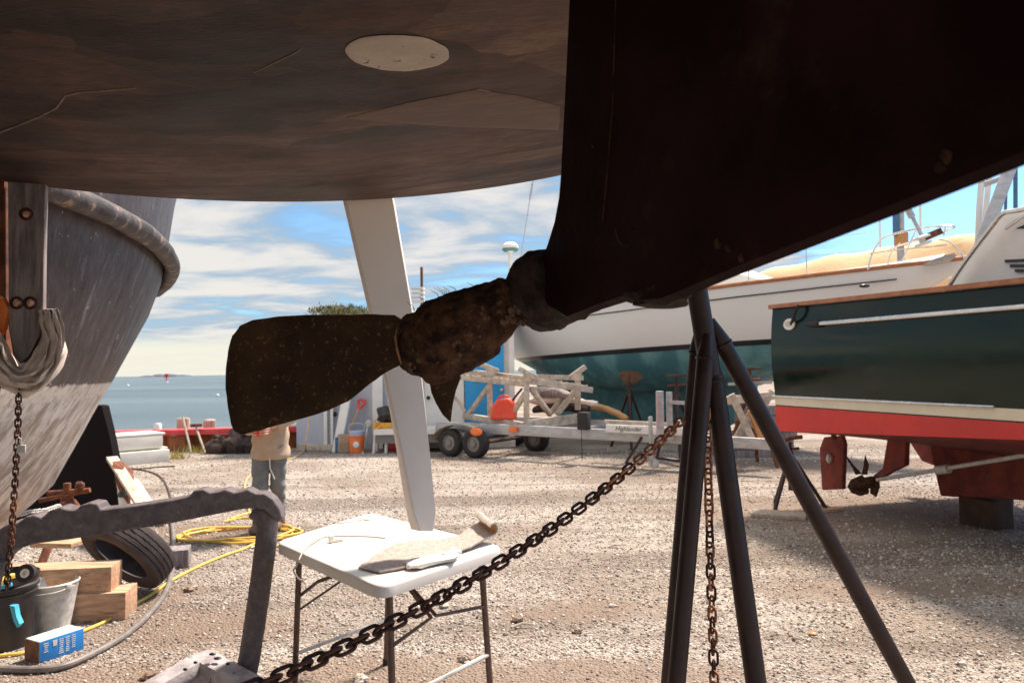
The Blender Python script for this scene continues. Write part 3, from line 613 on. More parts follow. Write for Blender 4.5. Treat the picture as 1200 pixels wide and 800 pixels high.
# ------------------------------------------------------------------ steel fishing boat on the left
fb = thing('fishing_boat', (-3.17, 3.5, 0.3), 'weathered dark steel boat bow with thick rub rail and pale bottom at left', 'boat')
def fb_half(y, tip, Bm): 
    u = min(max((y - (tip - 3.4)) / 3.4, 0), 1); return Bm * (1 - u ** 1.7)
ROWS = [(3.35, 6.85, 1.36), (2.75, 6.62, 1.33), (2.32, 6.50, 1.31), (2.18, 6.46, 1.29), (1.95, 6.32, 1.25), (1.45, 5.83, 1.19), (1.1, 5.48, 1.02), (0.76, 5.12, 0.74), (0.6, 4.72, 0.46), (0.48, 4.2, 0.12)]
rows = []
for z_, tip, Bm in ROWS:
    ys = [tip - (tip + 0.5) * (1 - math.cos(math.pi / 2 * k / 36)) for k in range(37)]      # dense near the stem
    st_ = [Vector((-3.17 + fb_half(y, tip, Bm), y, z_)) for y in ys]; pt_ = [Vector((-3.17 - fb_half(y, tip, Bm), y, z_)) for y in ys[1:]]
    rows.append(st_[::-1] + pt_)
g = MB(); g.loft(rows, closed_u=True, capa=True, capb=True)
hm = bpy.data.materials.new('steel_hull_paint'); hm.use_nodes = True; nt, bs = nodes(hm); (X_, Y_, Z_), OC = objxyz(nt)
mpn = N(nt, 'ShaderNodeMapping'); mpn.inputs['Scale'].default_value = (4.5, 4.5, 0.45); mpn.inputs['Rotation'].default_value = (R(24), 0, 0); L(nt, OC, mpn.inputs[0])
n1 = N(nt, 'ShaderNodeTexNoise', Scale=1.6, Detail=8.0, Roughness=0.65); L(nt, mpn.outputs[0], n1.inputs['Vector'])
n2 = N(nt, 'ShaderNodeTexNoise', Scale=1.3, Detail=5.0); L(nt, OC, n2.inputs['Vector'])
n3 = N(nt, 'ShaderNodeTexNoise', Scale=22.0, Detail=4.0, Roughness=0.7); L(nt, OC, n3.inputs['Vector'])
n3b = N(nt, 'ShaderNodeTexNoise', Scale=5.0, Detail=9.0, Roughness=0.75, Distortion=.4); mpb = N(nt, 'ShaderNodeMapping'); mpb.inputs['Scale'].default_value = (1.5, 1.5, 0.6); mpb.inputs['Rotation'].default_value = (R(30), 0, 0); L(nt, OC, mpb.inputs[0]); L(nt, mpb.outputs[0], n3b.inputs['Vector'])
upc = mixc(nt, maprange(nt, n3b.outputs[0], 0.35, 0.65), (0.036, 0.024, 0.025), (0.085, 0.064, 0.066))
upc = mixc(nt, maprange(nt, n1.outputs[0], 0.57, 0.72, 0, .75), upc, (0.26, 0.25, 0.27))
upc = mixc(nt, maprange(nt, n2.outputs[0], 0.55, 0.72, 0, 0.6), upc, (0.12, 0.055, 0.034))
upc = mixc(nt, maprange(nt, n3.outputs[0], 0.655, 0.69), upc, (0.55, 0.46, 0.38))
loc_ = mixc(nt, maprange(nt, n3b.outputs[0], 0.40, 0.60), (0.30, 0.235, 0.20), (0.78, 0.73, 0.67))
loc_ = mixc(nt, maprange(nt, n2.outputs[0], 0.58, 0.75, 0, 0.7), loc_, (0.42, 0.27, 0.17))
wz = math_node(nt, 'ADD', Z_, math_node(nt, 'MULTIPLY', math_node(nt, 'SUBTRACT', n3.outputs[0], 0.5), 0.05))
band = mixc(nt, maprange(nt, wz, 1.075, 1.085), loc_, mixc(nt, maprange(nt, n3.outputs[0], 0.5, 0.62), (0.66, 0.60, 0.52), (0.42, 0.33, 0.27)))
full = mixc(nt, maprange(nt, wz, 1.155, 1.165), band, upc)
L(nt, full, bs.inputs['Base Color']); bs.inputs['Roughness'].default_value = 0.42; bs.inputs['Specular IOR Level'].default_value = 0.3
nb = N(nt, 'ShaderNodeTexNoise', Scale=3.5, Detail=5.0); L(nt, OC, nb.inputs['Vector']); bp = N(nt, 'ShaderNodeBump', Strength=1.0, Distance=0.02); L(nt, nb.outputs[0], bp.inputs['Height']); L(nt, bp.outputs[0], bs.inputs['Normal'])
g.build('hull', hm, fb, smooth=60)
b = MB(); ys = [6.5 - 6.5 * (1 - math.cos(math.pi / 2 * k / 40)) for k in range(41)]
pth = [Vector((-3.17 + fb_half(y, 6.5, 1.31) + 0.03, y + 0.03, 2.25)) for y in ys][::-1] + [Vector((-3.17 - fb_half(y, 6.5, 1.31) - 0.03, y + 0.03, 2.25)) for y in ys[1:]]
b.tube(pth, 0.053, 16); b.noisy(0.006, 6, 3)
M['rail'] = mat('scuffed_rub_rail', (0.035, 0.026, 0.026), (0.11, 0.09, 0.09), 9, 0.6, third=(0.36, 0.25, 0.17), tscale=9, tlo=0.55, thi=0.64, bump=0.006)
b.build('rub_rail', M['rail'], fb, smooth=60)
b = MB(); b.beam(P(58, 405, 3.9), P(104, 411, 4.6), 0.03, 0.03, bev=0.004); b.build('side_bracket', M['rust'], fb)
b = MB(); b.tube([P(48, 352, 3.3), P(62, 350, 3.3)], 0.012, 10); b.ball(P(64, 350, 3.3), 0.017, 10, 8); b.box(P(50, 352, 3.35), (0.03, 0.02, 0.16), 0, .003); b.build('side_bolt', M['rust'], fb)

# black fin standing behind the bow
d_ = 7.4; q = [P(112, 474, d_), P(119, 475, d_), P(127, 508, d_), P(137, 560, d_), P(147, 612, d_), P(10, 614, d_), P(50, 560, d_)]
for p in q: p.z = max(p.z, 0.0)
g = MB(); g.prism(q, (0.03, 0.09, 0)); tag(g.build('rudder_blade', M['black_fin'], smooth=30, bevel=0.01), 'big matt black fin standing on the gravel behind the steel bow', 'rudder')

# timber upright with bolts and rusty channel
su = thing('boat_support', (-1.72, 2.42, 0), 'dark weathered timber with three copper bolt heads on a rusty channel at the left edge', 'boat support')
g = MB(); dT = 2.36
x = [P(9, 205, dT), P(53, 205, dT), P(51, 300, dT), P(50, 385, dT), P(33, 418, dT), P(24, 426, dT), P(15, 415, dT), P(10, 385, dT)]
g.prism(x, (-0.02, 0.05, 0)); tb = g.build('timber', M['old_timber'], su, bevel=0.004, smooth=30)
for (bx, by) in ((31, 251), (20, 355), (36, 355)):
    b = MB(); c_ = P(bx, by, dT - 0.001); b.lathe([(0.020, 0.0), (0.021, 0.004), (0.016, 0.005), (0.0145, 0.001)], c_, axis=(0.2, -1, 0), n=20); w_ = b.build('washer', M['rust_dark'], tb)
    b = MB(); b.ball(c_ + Vector((0, -0.002, 0)), (0.0115, 0.008, 0.0115), 10, 8, 0.25); b.build('bolt_head', M['bright_bolt'], tb)
b = MB(); b.beam(P(1, 180, dT + .05), P(2, 432, dT + .05), 0.042, 0.05); b.beam(P(-4, 420, dT + 0.05), G(-60, 700, 0), 0.05, 0.05); b.build('steel_channel', M['rust'], su)
b = MB(); b.prism([P(-5, 345, dT - .01), P(3, 350, dT - .01), P(9, 362, dT - .01), P(4, 385, dT - .01), P(-5, 400, dT - .01)], (0, 0.02, 0)); b.build('orange_wedge', M['orange'], su)

# cloth sling
g = MB(); rows = []; nu, nv = 34, 40
outer = [(-24, 372), (-18, 400), (-12, 428), (4, 452), (24, 463), (46, 459), (65, 442), (77, 412), (75, 386), (66, 362)]
inner = [(-16, 368), (-4, 385), (4, 400), (13, 415), (22, 429), (33, 420), (44, 405), (50, 392), (46, 378), (42, 362)]
oi = smooth_path([Vector((a_, b_, 0)) for a_, b_ in outer], 4); ii = smooth_path([Vector((a_, b_, 0)) for a_, b_ in inner], 4)
for k in range(len(oi)):
    row = []
    for j in range(nv + 1):
        u = j / nv; p = ii[k].lerp(oi[k], u); row.append(P(p.x, p.y, dT - 0.03 - 0.07 * math.sin(math.pi * (u * 0.85 + 0.1)) * 0.6 - 0.013 * math.sin(u * 21 + k * 0.35) - 0.007 * math.sin(u * 37 - k * 0.6) * math.sin(math.pi * u)))
    row += [P(oi[k].x, oi[k].y, dT + 0.08), P(ii[k].x, ii[k].y, dT + 0.09)]
    rows.append(row)
g.loft(rows, closed_u=True, capa=True, capb=True); g.noisy(0.014, 11, 4)
o = g.build('cloth_sling', M['cloth'], smooth=70); tag(o, 'grubby white canvas wrapped round the foot of the bolted timber', 'cloth')
b = MB(); b.pillow([P(50, 392, dT - .04), P(56, 374, dT - .04), P(72, 396, dT - .05), P(64, 404, dT - .05)], (0, -1, 0), 0.012); b.noisy(0.004, 25, 2); b.build('loose_end', M['cloth'], o)

# ------------------------------------------------------------------ grey cast frame
fr = thing('steel_cradle', G(288, 786), 'weathered grey iron frame with a lumpy curved top bar, standing left of the table', 'metal frame')
def fd(x): return interp(x, [-40, 330], [2.95, 3.32])
topl = [(-30, 655), (-12, 628), (0, 619), (12, 612), (20, 613), (30, 605), (40, 603), (48, 607), (58, 598), (70, 594), (80, 597), (88, 598), (94, 592), (104, 589), (114, 590), (118, 597), (160, 592), (205, 585), (220, 582), (227, 575), (237, 573), (246, 577), (255, 576), (264, 573), (274, 577), (280, 576), (290, 573), (299, 578), (310, 578), (320, 585), (328, 597), (331, 608), (326, 612), (318, 605), (311, 598), (300, 595), (280, 597), (255, 602), (200, 613), (150, 621), (80, 632), (40, 637), (15, 645), (3, 655), (-10, 680), (-40, 690)]
g = MB(); q = [P(x, y, fd(x)) for x, y in topl]; nrm = Vector((-0.12, 1, 0)).normalized()
cen_ = sum(q, Vector()) / len(q)
front = [p + (Vector((0, 0, 0))) for p in q]
g.prism(front, nrm * 0.10); bar = g.build('top_bar', M['cast'], fr, smooth=25, bevel=0.006)
b = MB(); pth = smooth_path([P(300, 596, 3.37), P(309, 604, 3.37), P(313, 616, 3.37), P(311, 640, 3.37), P(303, 700, 3.38), P(293, 765, 3.40), P(289, 787, 3.41)], 6)
b.tube(pth, 0.047, 20); b.noisy(0.002, 20, 2); b.build('leg', M['cast'], fr, smooth=60)
b = MB(); b.tube(smooth_path([P(-6, 655, 2.98), P(-16, 690, 2.98), P(-22, 760, 2.98), G(-26, 945)], 5), 0.047, 20); b.build('leg', M['cast'], fr, smooth=60)
b = MB(); b.beam(P(300, 808, 3.22), P(231, 772, 3.42), 0.11, 0.075, bev=0.02); b.beam(P(238, 774, 3.40), P(150, 826, 3.05), 0.10, 0.07, bev=0.02)
b.beam(P(238, 774, 3.4) - Vector((0, 0, .03)), P(238, 774, 3.4) - Vector((0, 0, .22)), 0.09, 0.07, bev=0.01); b.beam(P(318, 817, 3.2), P(231, 772, 3.42) - Vector((0, 0, .14)), 0.05, 0.05, bev=.005)
b.beam(P(289, 787, 3.41) + Vector((0, 0, .02)), P(262, 800, 3.30), 0.08, 0.06, bev=0.012)
b.noisy(0.006, 14, 3); base = b.build('base', M['base_iron'], fr, smooth=40)
b = MB()
for (x, y, w) in [(249, 769, .016), (255, 774, .018), (275, 785, .013), (281, 790, .011), (217, 787, .010), (197, 797, .012), (229, 779, .009), (267, 780, .009), (288, 796, .011)]:
    p = P(x, y, 3.33 if x > 240 else 3.22); b = MB(); b.ball(p + Vector((0, 0, 0.012)), (w, w * 0.7, 0.006), 10, 6); b.build('hole', M['dark'], base)
q_ = (P(231, 772, 3.42)); g = MB(); g.box((q_.x, q_.y, q_.z / 2 - 0.03), (0.07, 0.07, max(0.05, q_.z - 0.06)), 0.3, .005); g.build('foot', M['base_iron'], fr)

# ------------------------------------------------------------------ buckets, lumber, tyre, carton
c_ = G(19, 766); c_.y += 0.13; c_.x -= 0.15
bk = thing('plastic_bucket', c_, 'black plastic bucket with a strip of blue tape, full of tools', 'bucket')
b = MB(); b.lathe([(0.125, 0.0), (0.128, 0.01), (0.148, 0.29), (0.156, 0.292), (0.158, 0.305), (0.150, 0.309), (0.152, 0.325), (0.164, 0.33), (0.164, 0.345), (0.152, 0.352), (0.162, 0.385), (0.166, 0.40), (0.158, 0.402), (0.146, 0.36), (0.120, 0.02), (0.0, 0.02)], c_, n=40); b.build('body', M['black_plastic'], bk, smooth=50)
b = MB(); q0 = P(11, 711, 4.04); b.prism([P(11, 709, 4.02), P(17, 710, 4.02), P(19, 722, 4.02), P(23, 731, 4.02), P(20, 735, 4.02), P(16, 728, 4.02)], (0, 0.035, 0)); b.build('tape_strip', M['blue_tape'], bk)
rollc = P(31, 671, 4.12)
g = MB(); g.lathe([(0.024, -.02), (0.048, -.022), (0.05, 0), (0.048, .022), (0.024, .02)], rollc, axis=(0.15, -1, 0.2), n=28, closed=True); o = g.build('tape_roll', M['rubber_black'], smooth=45); tag(o, 'roll of black tape with a white core lying in the black bucket', 'tape roll')
b = MB(); b.lathe([(0.012, -.024), (0.032, -.025), (0.032, .02), (0.012, .02)], rollc, axis=(0.15, -1, 0.2), n=24, closed=True); b.build('core', M['white_card'], o)
g = MB(); g.beam(P(-6, 684, 4.05), P(17, 674, 4.16), 0.035, 0.03, bev=.006); tag(g.build('hand_tool', M['yellow']), 'yellow tool handle lying across the top of the black bucket', 'tool')
g = MB(); g.beam(P(-6, 690, 4.0), P(14, 684, 4.02), 0.02, 0.02, bev=.004); tag(g.build('hand_tool', M['blue_tape']), 'blue tool handle in front of the yellow one in the black bucket', 'tool')

c_ = G(68, 743); c_.y += 0.1; c_.x -= 0.10
bk = thing('metal_bucket', c_, 'dull galvanised metal bucket between the black bucket and the lumber', 'bucket')
b = MB(); b.lathe([(0.100, 0.0), (0.104, 0.004), (0.100, 0.02), (0.142, 0.27), (0.147, 0.272), (0.149, 0.28), (0.143, 0.286), (0.139, 0.276), (0.096, 0.03), (0, 0.03)], c_, n=40); b.build('body', M['galv'], bk, smooth=50)
b = MB(); b.tube(smooth_path([c_ + Vector((0.148, -0.02, .262)), c_ + Vector((0.10, -.125, .25)), c_ + Vector((0.0, -.160, .245)), c_ + Vector((-.10, -.125, .25)), c_ + Vector((-.148, -.02, .262))], 6), 0.0035, 6); b.build('handle', M['galv'], bk)
b = MB(); b.box(c_ + Vector((0.135, -0.055, 0.262)), (0.012, 0.035, 0.03), -0.4, .003); b.build('handle_ear', M['galv'], bk)

def lumber(name, p0, p1, h, w, label, m, zoff=0.0, group='lumber blocks', tilt=0.0):
    a, b_ = Vector(p0), Vector(p1); dd = (b_ - a).normalized(); ctr = (a + b_) / 2 + Vector((-dd.y, dd.x, 0)) * w / 2
    g = MB(); m3 = Matrix.Rotation(math.atan2(dd.y, dd.x), 3, 'Z') @ Matrix.Rotation(tilt, 3, 'Y'); g.box(Vector((ctr.x, ctr.y, zoff + h / 2)), ((b_ - a).length, w, h), m3, 0.004)
    return tag(g.build(name, m, loc=(ctr.x, ctr.y, zoff)), label, 'lumber', group)
gl = G(147, 726); g0 = Vector((gl.x - 0.95, gl.y - 0.16, 0))
lumber('wood_block', g0, gl, 0.168, 0.22, 'lower raw lumber block on the gravel beside the metal bucket', M['wood'])
gl2 = gl + Vector((-0.10, 0.02, 0)); lumber('wood_block', g0 + Vector((-.05, .02, 0)), gl2, 0.155, 0.20, 'upper raw lumber block stacked on the other and touching the tyre', M['wood'], 0.170, tilt=0.012)
lumber('plank', G(-30, 712) + Vector((0, .55, 0)), G(52, 700) + Vector((0, .30, 0)), 0.035, 0.2, 'pale plank end lying behind the two buckets', M['wood'], 0.26, group=None)
lumber('plank', G(40, 712) + Vector((0, .75, 0)), G(130, 700) + Vector((.2, .75, 0)), 0.14, 0.2, 'dark block under the pale plank behind the buckets', M['old_timber'], 0.0, group=None)

tc_ = G(158, 706); tc_.y += 0.15
TY = thing('tyre', (tc_.x, tc_.y, 0), 'worn black tyre leaning tilted on the end of the lumber', 'tyre')
# axis of the tyre tips forward so that the tread faces the camera
ctr = P(151, 660, tc_.y); ctr.z = 0.315
axv = Vector((0.36, 0.66, 0.62)).normalized(); b = MB()
prof = [(0.205, -0.075), (0.215, -0.088), (0.25, -0.100), (0.285, -0.100), (0.305, -0.088), (0.315, -0.075)]
tread = []
for h in (-0.075, -0.062, -0.060, -0.056, -0.054, -0.030, -0.028, -0.023, -0.021, 0.0 + .003, 0.005, 0.010, 0.012, 0.036, 0.038, 0.043, 0.045, 0.062, 0.075):
    gr = any(abs(h - k) < 0.003 for k in (-0.058, -0.0255, 0.0075, 0.0405)); tread.append((0.318 - 0.004 * (h / 0.075) ** 2 * 2 - (0.009 if gr else 0), h))
prof = prof[:-1] + tread + [(0.305, 0.088), (0.285, 0.100), (0.25, 0.100), (0.215, 0.088), (0.205, 0.075), (0.225, 0.06), (0.27, 0.05), (0.285, 0.0), (0.27, -0.05), (0.225, -0.06)]
b.lathe(prof, ctr, axis=axv, n=96, closed=True)
zig = 0
for v in b.v:            # zigzag grooves
    r_ = v - ctr; h = r_.dot(axv); rad = (r_ - axv * h)
    if rad.length > 0.30:
        x_ = axv.orthogonal(); a_ = math.atan2(rad.dot(axv.cross(x_)), rad.dot(x_)); v += axv * (0.003 if int(a_ / (2 * math.pi) * 96) % 2 else -0.003) * (1 - abs(h) / 0.09)
b.build('tread', M['rubber'], TY, smooth=28)

cb = thing('carton', G(45, 779), 'small blue carton with white top and brown end in front of the buckets', 'carton')
pa, pb = G(46, 778), G(98, 760); dd = (pb - pa); ln = dd.length; dd.normalize(); nn = Vector((-dd.y, dd.x, 0)); hh = 0.112; ww = 0.13
m3 = Matrix.Rotation(math.atan2(dd.y, dd.x), 3, 'Z'); ctr = pa + dd * ln / 2 + nn * ww / 2
b = MB(); b.box(ctr + Vector((0, 0, hh / 2)), (ln, ww, hh), m3, 0.002); b.build('box', M['blue_card'], cb)
b = MB(); b.box(ctr + Vector((0, 0, hh + 0.0015)), (ln - 0.004, ww - .006, 0.003), m3); b.build('top_panel', M['white_card'], cb)
b = MB(); b.box(ctr - dd * (ln / 2 + 0.001) + Vector((0, 0, hh / 2)), (0.004, ww, hh), m3); b.build('end_panel', M['brown_card'], cb)
b = MB(); rr = random.Random(2)
for cx_, n_ in ((0.035, 5), (0.085, 3), (0.12, 8), (0.155, 8), (0.19, 7)):
    b = MB()
    for k in range(n_):
        b.box(pa + dd * (cx_ * ln / 0.25) - nn * 0.0012 + Vector((0, 0, hh * 0.86 - k * 0.0105)), (0.024 * rr.uniform(.6, 1.1), 0.001, 0.004 if n_ != 3 else 0.009), m3)
    b.build('small_print', M['white_card'], cb)

# ------------------------------------------------------------------ cords and hoses on the ground
def gpath(pts, r): return smooth_path([G(x, y, r) for x, y in pts], 8)
g = MB(); g.tube(gpath([(-30, 771), (0, 768), (28, 764), (60, 752), (92, 741), (125, 727), (150, 712), (175, 698), (196, 683), (215, 672), (240, 660), (262, 651), (285, 643), (303, 636), (330, 640)], 0.011), 0.0105, 8)
tag(g.build('extension_cord', M['yellow']), 'yellow cord running across the gravel in front of the lumber and tyre', 'cord')
g = MB(); pts = []
for k in range(60):
    a_ = k / 60 * 2 * math.pi * 3.3; rx = 0.62 + 0.07 * math.sin(k * .9); ry = 0.30 + 0.06 * math.cos(k * 1.3); c1_ = G(268, 629); pts.append(Vector((c1_.x + rx * math.cos(a_) * .85 + 0.1, c1_.y + ry * math.sin(a_), 0.012 + k * 0.0006)))
g.tube(pts, 0.011, 7); tag(g.build('coiled_cord', M['yellow'], smooth=60), 'untidy flat coil of yellow cord on the gravel left of the table', 'cord')
g = MB(); g.tube(gpath([(262, 611), (280, 607), (300, 606), (306, 603), (296, 600), (270, 607)], 0.011), 0.011, 7)
tag(g.build('coiled_cord', M['yellow']), 'short loop of yellow cord just behind the large coil', 'cord')
g = MB(); g.tube(gpath([(293, 602), (287, 575), (289, 562), (297, 553), (305, 545), (320, 540), (345, 536), (358, 527)], 0.011) + smooth_path([P(358, 520, 13.6), P(361, 500, 13.7), P(362, 480, 13.8), P(355, 462, 13.9)], 6), 0.012, 7)
tag(g.build('rope', mat('tan_rope', (0.55, 0.33, 0.12), (0.75, 0.5, 0.2), 30, 0.9)), 'orange tan line running behind the standing person and up the shed wall', 'rope')
g = MB(); g.tube(gpath([(-30, 784), (0, 783), (40, 784), (75, 780), (110, 765), (145, 745), (172, 722), (190, 700), (199, 680), (203, 655), (203, 625), (199, 600), (192, 590)], 0.02), 0.018, 10)
tag(g.build('hose', M['hose']), 'thick grey hose curving round the carton, lumber and tyre', 'hose')
g = MB(); g.tube(gpath([(140, 541), (150, 548), (170, 551), (186, 557), (195, 568), (201, 586)], 0.012), 0.012, 7); tag(g.build('cable', M['cable']), 'dark cable curving over the gravel beyond the grey frame', 'cable')
g = MB(); g.tube(gpath([(138, 537), (147, 546), (160, 549), (185, 547), (205, 546)], 0.012), 0.012, 7); tag(g.build('cable', M['cable']), 'straight dark cable lying in front of the pale concrete blocks', 'cable')

# rusty jack stand behind the frame
jc = G(78, 664)
def jack_stand(loc, top, r_, foot_r, m, label, pad=None, group=None, plate=None, a0=0.4, legs=3, screw=True):
    t = thing('jack_stand', loc, label, 'jack stand', group); loc = Vector(loc); hz_ = top - loc.z
    b = MB(); b.tube([loc + Vector((0, 0, hz_ * 0.28)), loc + Vector((0, 0, hz_ * 0.86))], r_ * 1.5, 14); b.build('post', m, t)
    b = MB(); b.tube([loc + Vector((0, 0, hz_ * 0.8)), loc + Vector((0, 0, hz_))], r_ * 0.9, 12); b.build('screw', m, t)
    b = MB(); b.tube([loc + Vector((-r_ * 5, 0.0, hz_ * 0.88)), loc + Vector((r_ * 5, 0.02, hz_ * 0.90))], r_ * 0.75, 10); b.build('handle', M['rust'], t)
    for k in range(legs):
        a_ = a0 + k * 2 * math.pi / legs; f_ = loc + Vector((math.cos(a_) * foot_r, math.sin(a_) * foot_r, 0.0)); b = MB()
        b.tube([loc + Vector((math.cos(a_) * r_, math.sin(a_) * r_, hz_ * 0.78)), f_ + Vector((0, 0, r_ * .5))], r_, 12); b.build('leg', m, t)
    if pad: b = MB(); b.box(loc + Vector((0, 0, hz_ + 0.015)), (pad, pad, 0.04), 0.5, 0.005); b.build('pad', M['brown_wood'], t)
    return t
t = jack_stand((jc.x, jc.y, 0), 0.66, 0.030, 0.36, M['rust'], 'rusty short jack stand under the steel bow, behind the tyre', a0=0.5)
b = MB(); p = Vector((jc.x, jc.y, 0.58)); b.tube([p + Vector((-.20, -.03, -.05)), p + Vector((.17, .02, .02))], 0.020, 10); b.ball(p + Vector((.10, 0, .06)), 0.035, 10, 8, .3); b.build('cross_arm', M['rust'], t)
wc = [P(-10, 612, 4.9), P(16, 605, 5.0), P(36, 599, 5.1), P(52, 598, 5.3), P(70, 592, 5.7)]
chain(wc, 0.034, 0.005, lambda u: M['galv'], 'pale galvanised chain running to the rusty jack stand')

# heap of offcuts by the black fin
g = MB(); g.beam(P(131, 536, 7.2), P(172, 600, 6.3), 0.10, 0.03, bev=.004); tag(g.build('plank', M['grey_wood']), 'long weathered plank leaning beside the black fin', 'plank')
g = MB(); q = [P(132, 541, 7.0), P(147, 552, 6.95), P(150, 590, 6.6), P(136, 570, 6.8)]; g.prism(q, (0.02, 0.10, 0)); tag(g.build('steel_plate', M['rust']), 'rust orange plate leaning on the black fin', 'plate')
ct = thing('flat_carton', G(150, 612), 'printed white and green package standing by the black fin', 'package')
b = MB(); q = [P(136, 560, 6.9), P(150, 563, 6.9), P(166, 588, 6.6), P(160, 604, 6.5), P(140, 600, 6.5)]; b.prism(q, (0.03, 0.12, 0)); b.build('package', M['white_card'], ct)
b = MB(); b.prism([p + Vector((0, -0.012, 0)) for p in [P(146, 566, 6.85), P(152, 568, 6.85), P(154, 576, 6.75), P(149, 577, 6.75)]], (0.0, 0.01, 0)); b.build('green_print', M['green_mark'], ct)
b = MB()
for k in range(9): x0 = 139 + k * 1.9; b.prism([p + Vector((0, -0.014, 0)) for p in [P(x0, 583 - k * .6, 6.68), P(x0 + 1, 583 - k * .6, 6.68), P(x0 + 1.4, 576 - k * .6, 6.72), P(x0 + .4, 576 - k * .6, 6.72)]], (0.0, 0.01, 0))
b.build('black_bars', M['dark'], ct)
for (x0, y0, x1, y1, lb) in ((164, 612, 186, 604, 'short grey offcut nearest the tyre'), (182, 617, 200, 602, 'grey offcut right of the shortest one, behind the tyre')):
    a_, b2 = G(x0, y0), G(x1, y1); g = MB(); g.beam(a_ + Vector((0, 0, .03)), b2 + Vector((0, 0, .03)), 0.16, 0.05, bev=.004); tag(g.build('timber_offcut', M['pile_wood']), lb, 'offcut')

# ------------------------------------------------------------------ seawall and shore
sw = thing('seawall', (-8, 14.9, 0), 'low rusty sheet pile wall with a red painted cap along the water', 'seawall')
wa, wb = Vector((-26, 12.3, 0)), Vector((-3.2, 15.25, 0)); dd = (wb - wa).normalized(); nn = Vector((-dd.y, dd.x, 0)); W_ = (wb - wa).length
b = MB(); rows = []; k = 0; x_ = 0.0; prf = []
while x_ < W_:
    o_ = 0.16 if k % 2 else 0.0; prf += [wa + dd * x_ + nn * o_, wa + dd * min(x_ + 0.30, W_) + nn * o_]; x_ += 0.42; k += 1
rows = [[p + Vector((0, 0, -1.6)) for p in prf], [p + Vector((0, 0, 0.30)) for p in prf], [p + Vector((0, 0, 0.30)) + nn * 0.05 for p in prf], [p + Vector((0, 0, -1.6)) + nn * 0.05 for p in prf]]
b.loft(rows); b.build('sheet_pile', M['sheet_rust'], sw)
b = MB(); b.beam(wa + nn * 0.1 + Vector((0, 0, .345)), wb + nn * 0.1 + Vector((0, 0, .375)), 0.34, 0.12, bev=.03); b.build('cap_rail', M['red_cap'], sw)
def at_wall(px, offn=0.0, z=0.0):
    d = ray(px, 500); u = Vector((d.x, d.y, 0)); p0 = wa + nn * offn
    det = u.x * dd.y - u.y * dd.x; k = (p0.x * dd.y - p0.y * dd.x) / det; q = u * k; q.z = z; return q
for (px, w, tp, lb) in ((215, .13, 489, 'weathered grey piling left of the pair behind the red rail'), (245.5, .125, 491, 'weathered grey piling right of the pair behind the red rail')):
    p = at_wall(px, 0.45); zt = P(px, tp, p.y).z; g = MB(); g.tube([Vector((p.x, p.y, -1.8)), Vector((p.x, p.y, zt - .03)), Vector((p.x, p.y, zt))], [w, w, w * .8], 14); g.noisy(0.008, 8, 2); tag(g.build('piling', M['pile_wood']), lb, 'piling', 'pilings behind the red rail')
for (x0, y0, x1, y1, lb) in ((214, 488, 224, 530, 'pale thin stick leaning on the red rail by the left piling'), (229, 499, 240, 530, 'thin tan stick leaning on the red rail between the pilings')):
    a_ = at_wall(x0, -.12); a_ = P(x0, y0, a_.y); b2 = at_wall(x1, -0.35); b2.z = 0; g = MB(); g.tube([a_, b2], 0.022, 7); tag(g.build('stick', M['grey_wood']), lb, 'stick')
b = MB(); p = at_wall(234, 0); p = P(230, 498, p.y - .1); b.box(p, (0.22, 0.12, 0.06), 0.3, .01); tag(b.build('cleat', M['rust']), 'small rusty cleat sitting on the red rail', 'cleat')
b = MB(); p = at_wall(185, 0.05, .41); b.lathe([(0.07, 0), (0.07, .12), (0.05, .15), (0, .15)], p, n=14); tag(b.build('mooring_post', M['white']), 'small white capped post on the red rail above the concrete blocks', 'post')
# concrete blocks
def blk(x0, x1, ybot, ytop, h, label, dz, dep=.75):
    a_, b2 = G(x0, ybot), G(x1, ybot - (x1 - x0) * .095); dd_ = (b2 - a_).normalized(); n_ = Vector((-dd_.y, dd_.x, 0)); c_ = (a_ + b2) / 2 + n_ * dep / 2
    g = MB(); g.box(Vector((c_.x, c_.y, dz + h / 2)), ((b2 - a_).length, dep, h), math.atan2(dd_.y, dd_.x), 0.015); tag(g.build('concrete_block', M['concrete'], loc=(c_.x, c_.y, dz)), label, 'concrete block', 'concrete blocks by the seawall')
blk(95, 199, 550, 0, .21, 'lower pale concrete block on the gravel below the red rail', 0)
blk(95, 197, 549, 0, .03, 'thin slab lying between the two pale concrete blocks', .212, .7)
blk(95, 191, 549.5, 0, .22, 'upper pale concrete block stacked below the red rail', .244, .62)
blk(95, 194, 549.5, 0, .04, 'thin overhanging slab on top of the concrete blocks', .466, .7)
# weeds
for (px, py, n_, lb) in ((203, 540, 60, 'yellow green weeds beside the concrete blocks'), (228, 533, 50, 'dry weeds at the foot of the two leaning sticks')):
    c_ = G(px, py - 3); g = MB()
    for k in range(n_):
        p = c_ + Vector((random.gauss(0, .16), random.gauss(0, .08), 0)); h = random.uniform(.05, .19); d_ = Vector((random.gauss(0, .05), random.gauss(0, .04), h)); w_ = Vector((0.012, 0, 0)); g.add([p - w_, p + w_, p + d_], [(0, 1, 2)])
    tag(g.build('weed', M['weed'], smooth=0), lb, 'weeds', kind='stuff')
c_ = G(277, 532); g = MB()
for (dx, dz, r_) in ((-.45, .1, .25), (0, .15, .36), (.4, .12, .3), (.1, .3, .22)): g.ball(c_ + Vector((dx, .3, dz)), (r_, r_ * .8, r_ * .8), 16, 10, .5)
g.noisy(0.05, 5, 3); tag(g.build('net_heap', M['net'], smooth=0), 'dark tangled heap on the gravel below the red rail', 'heap')
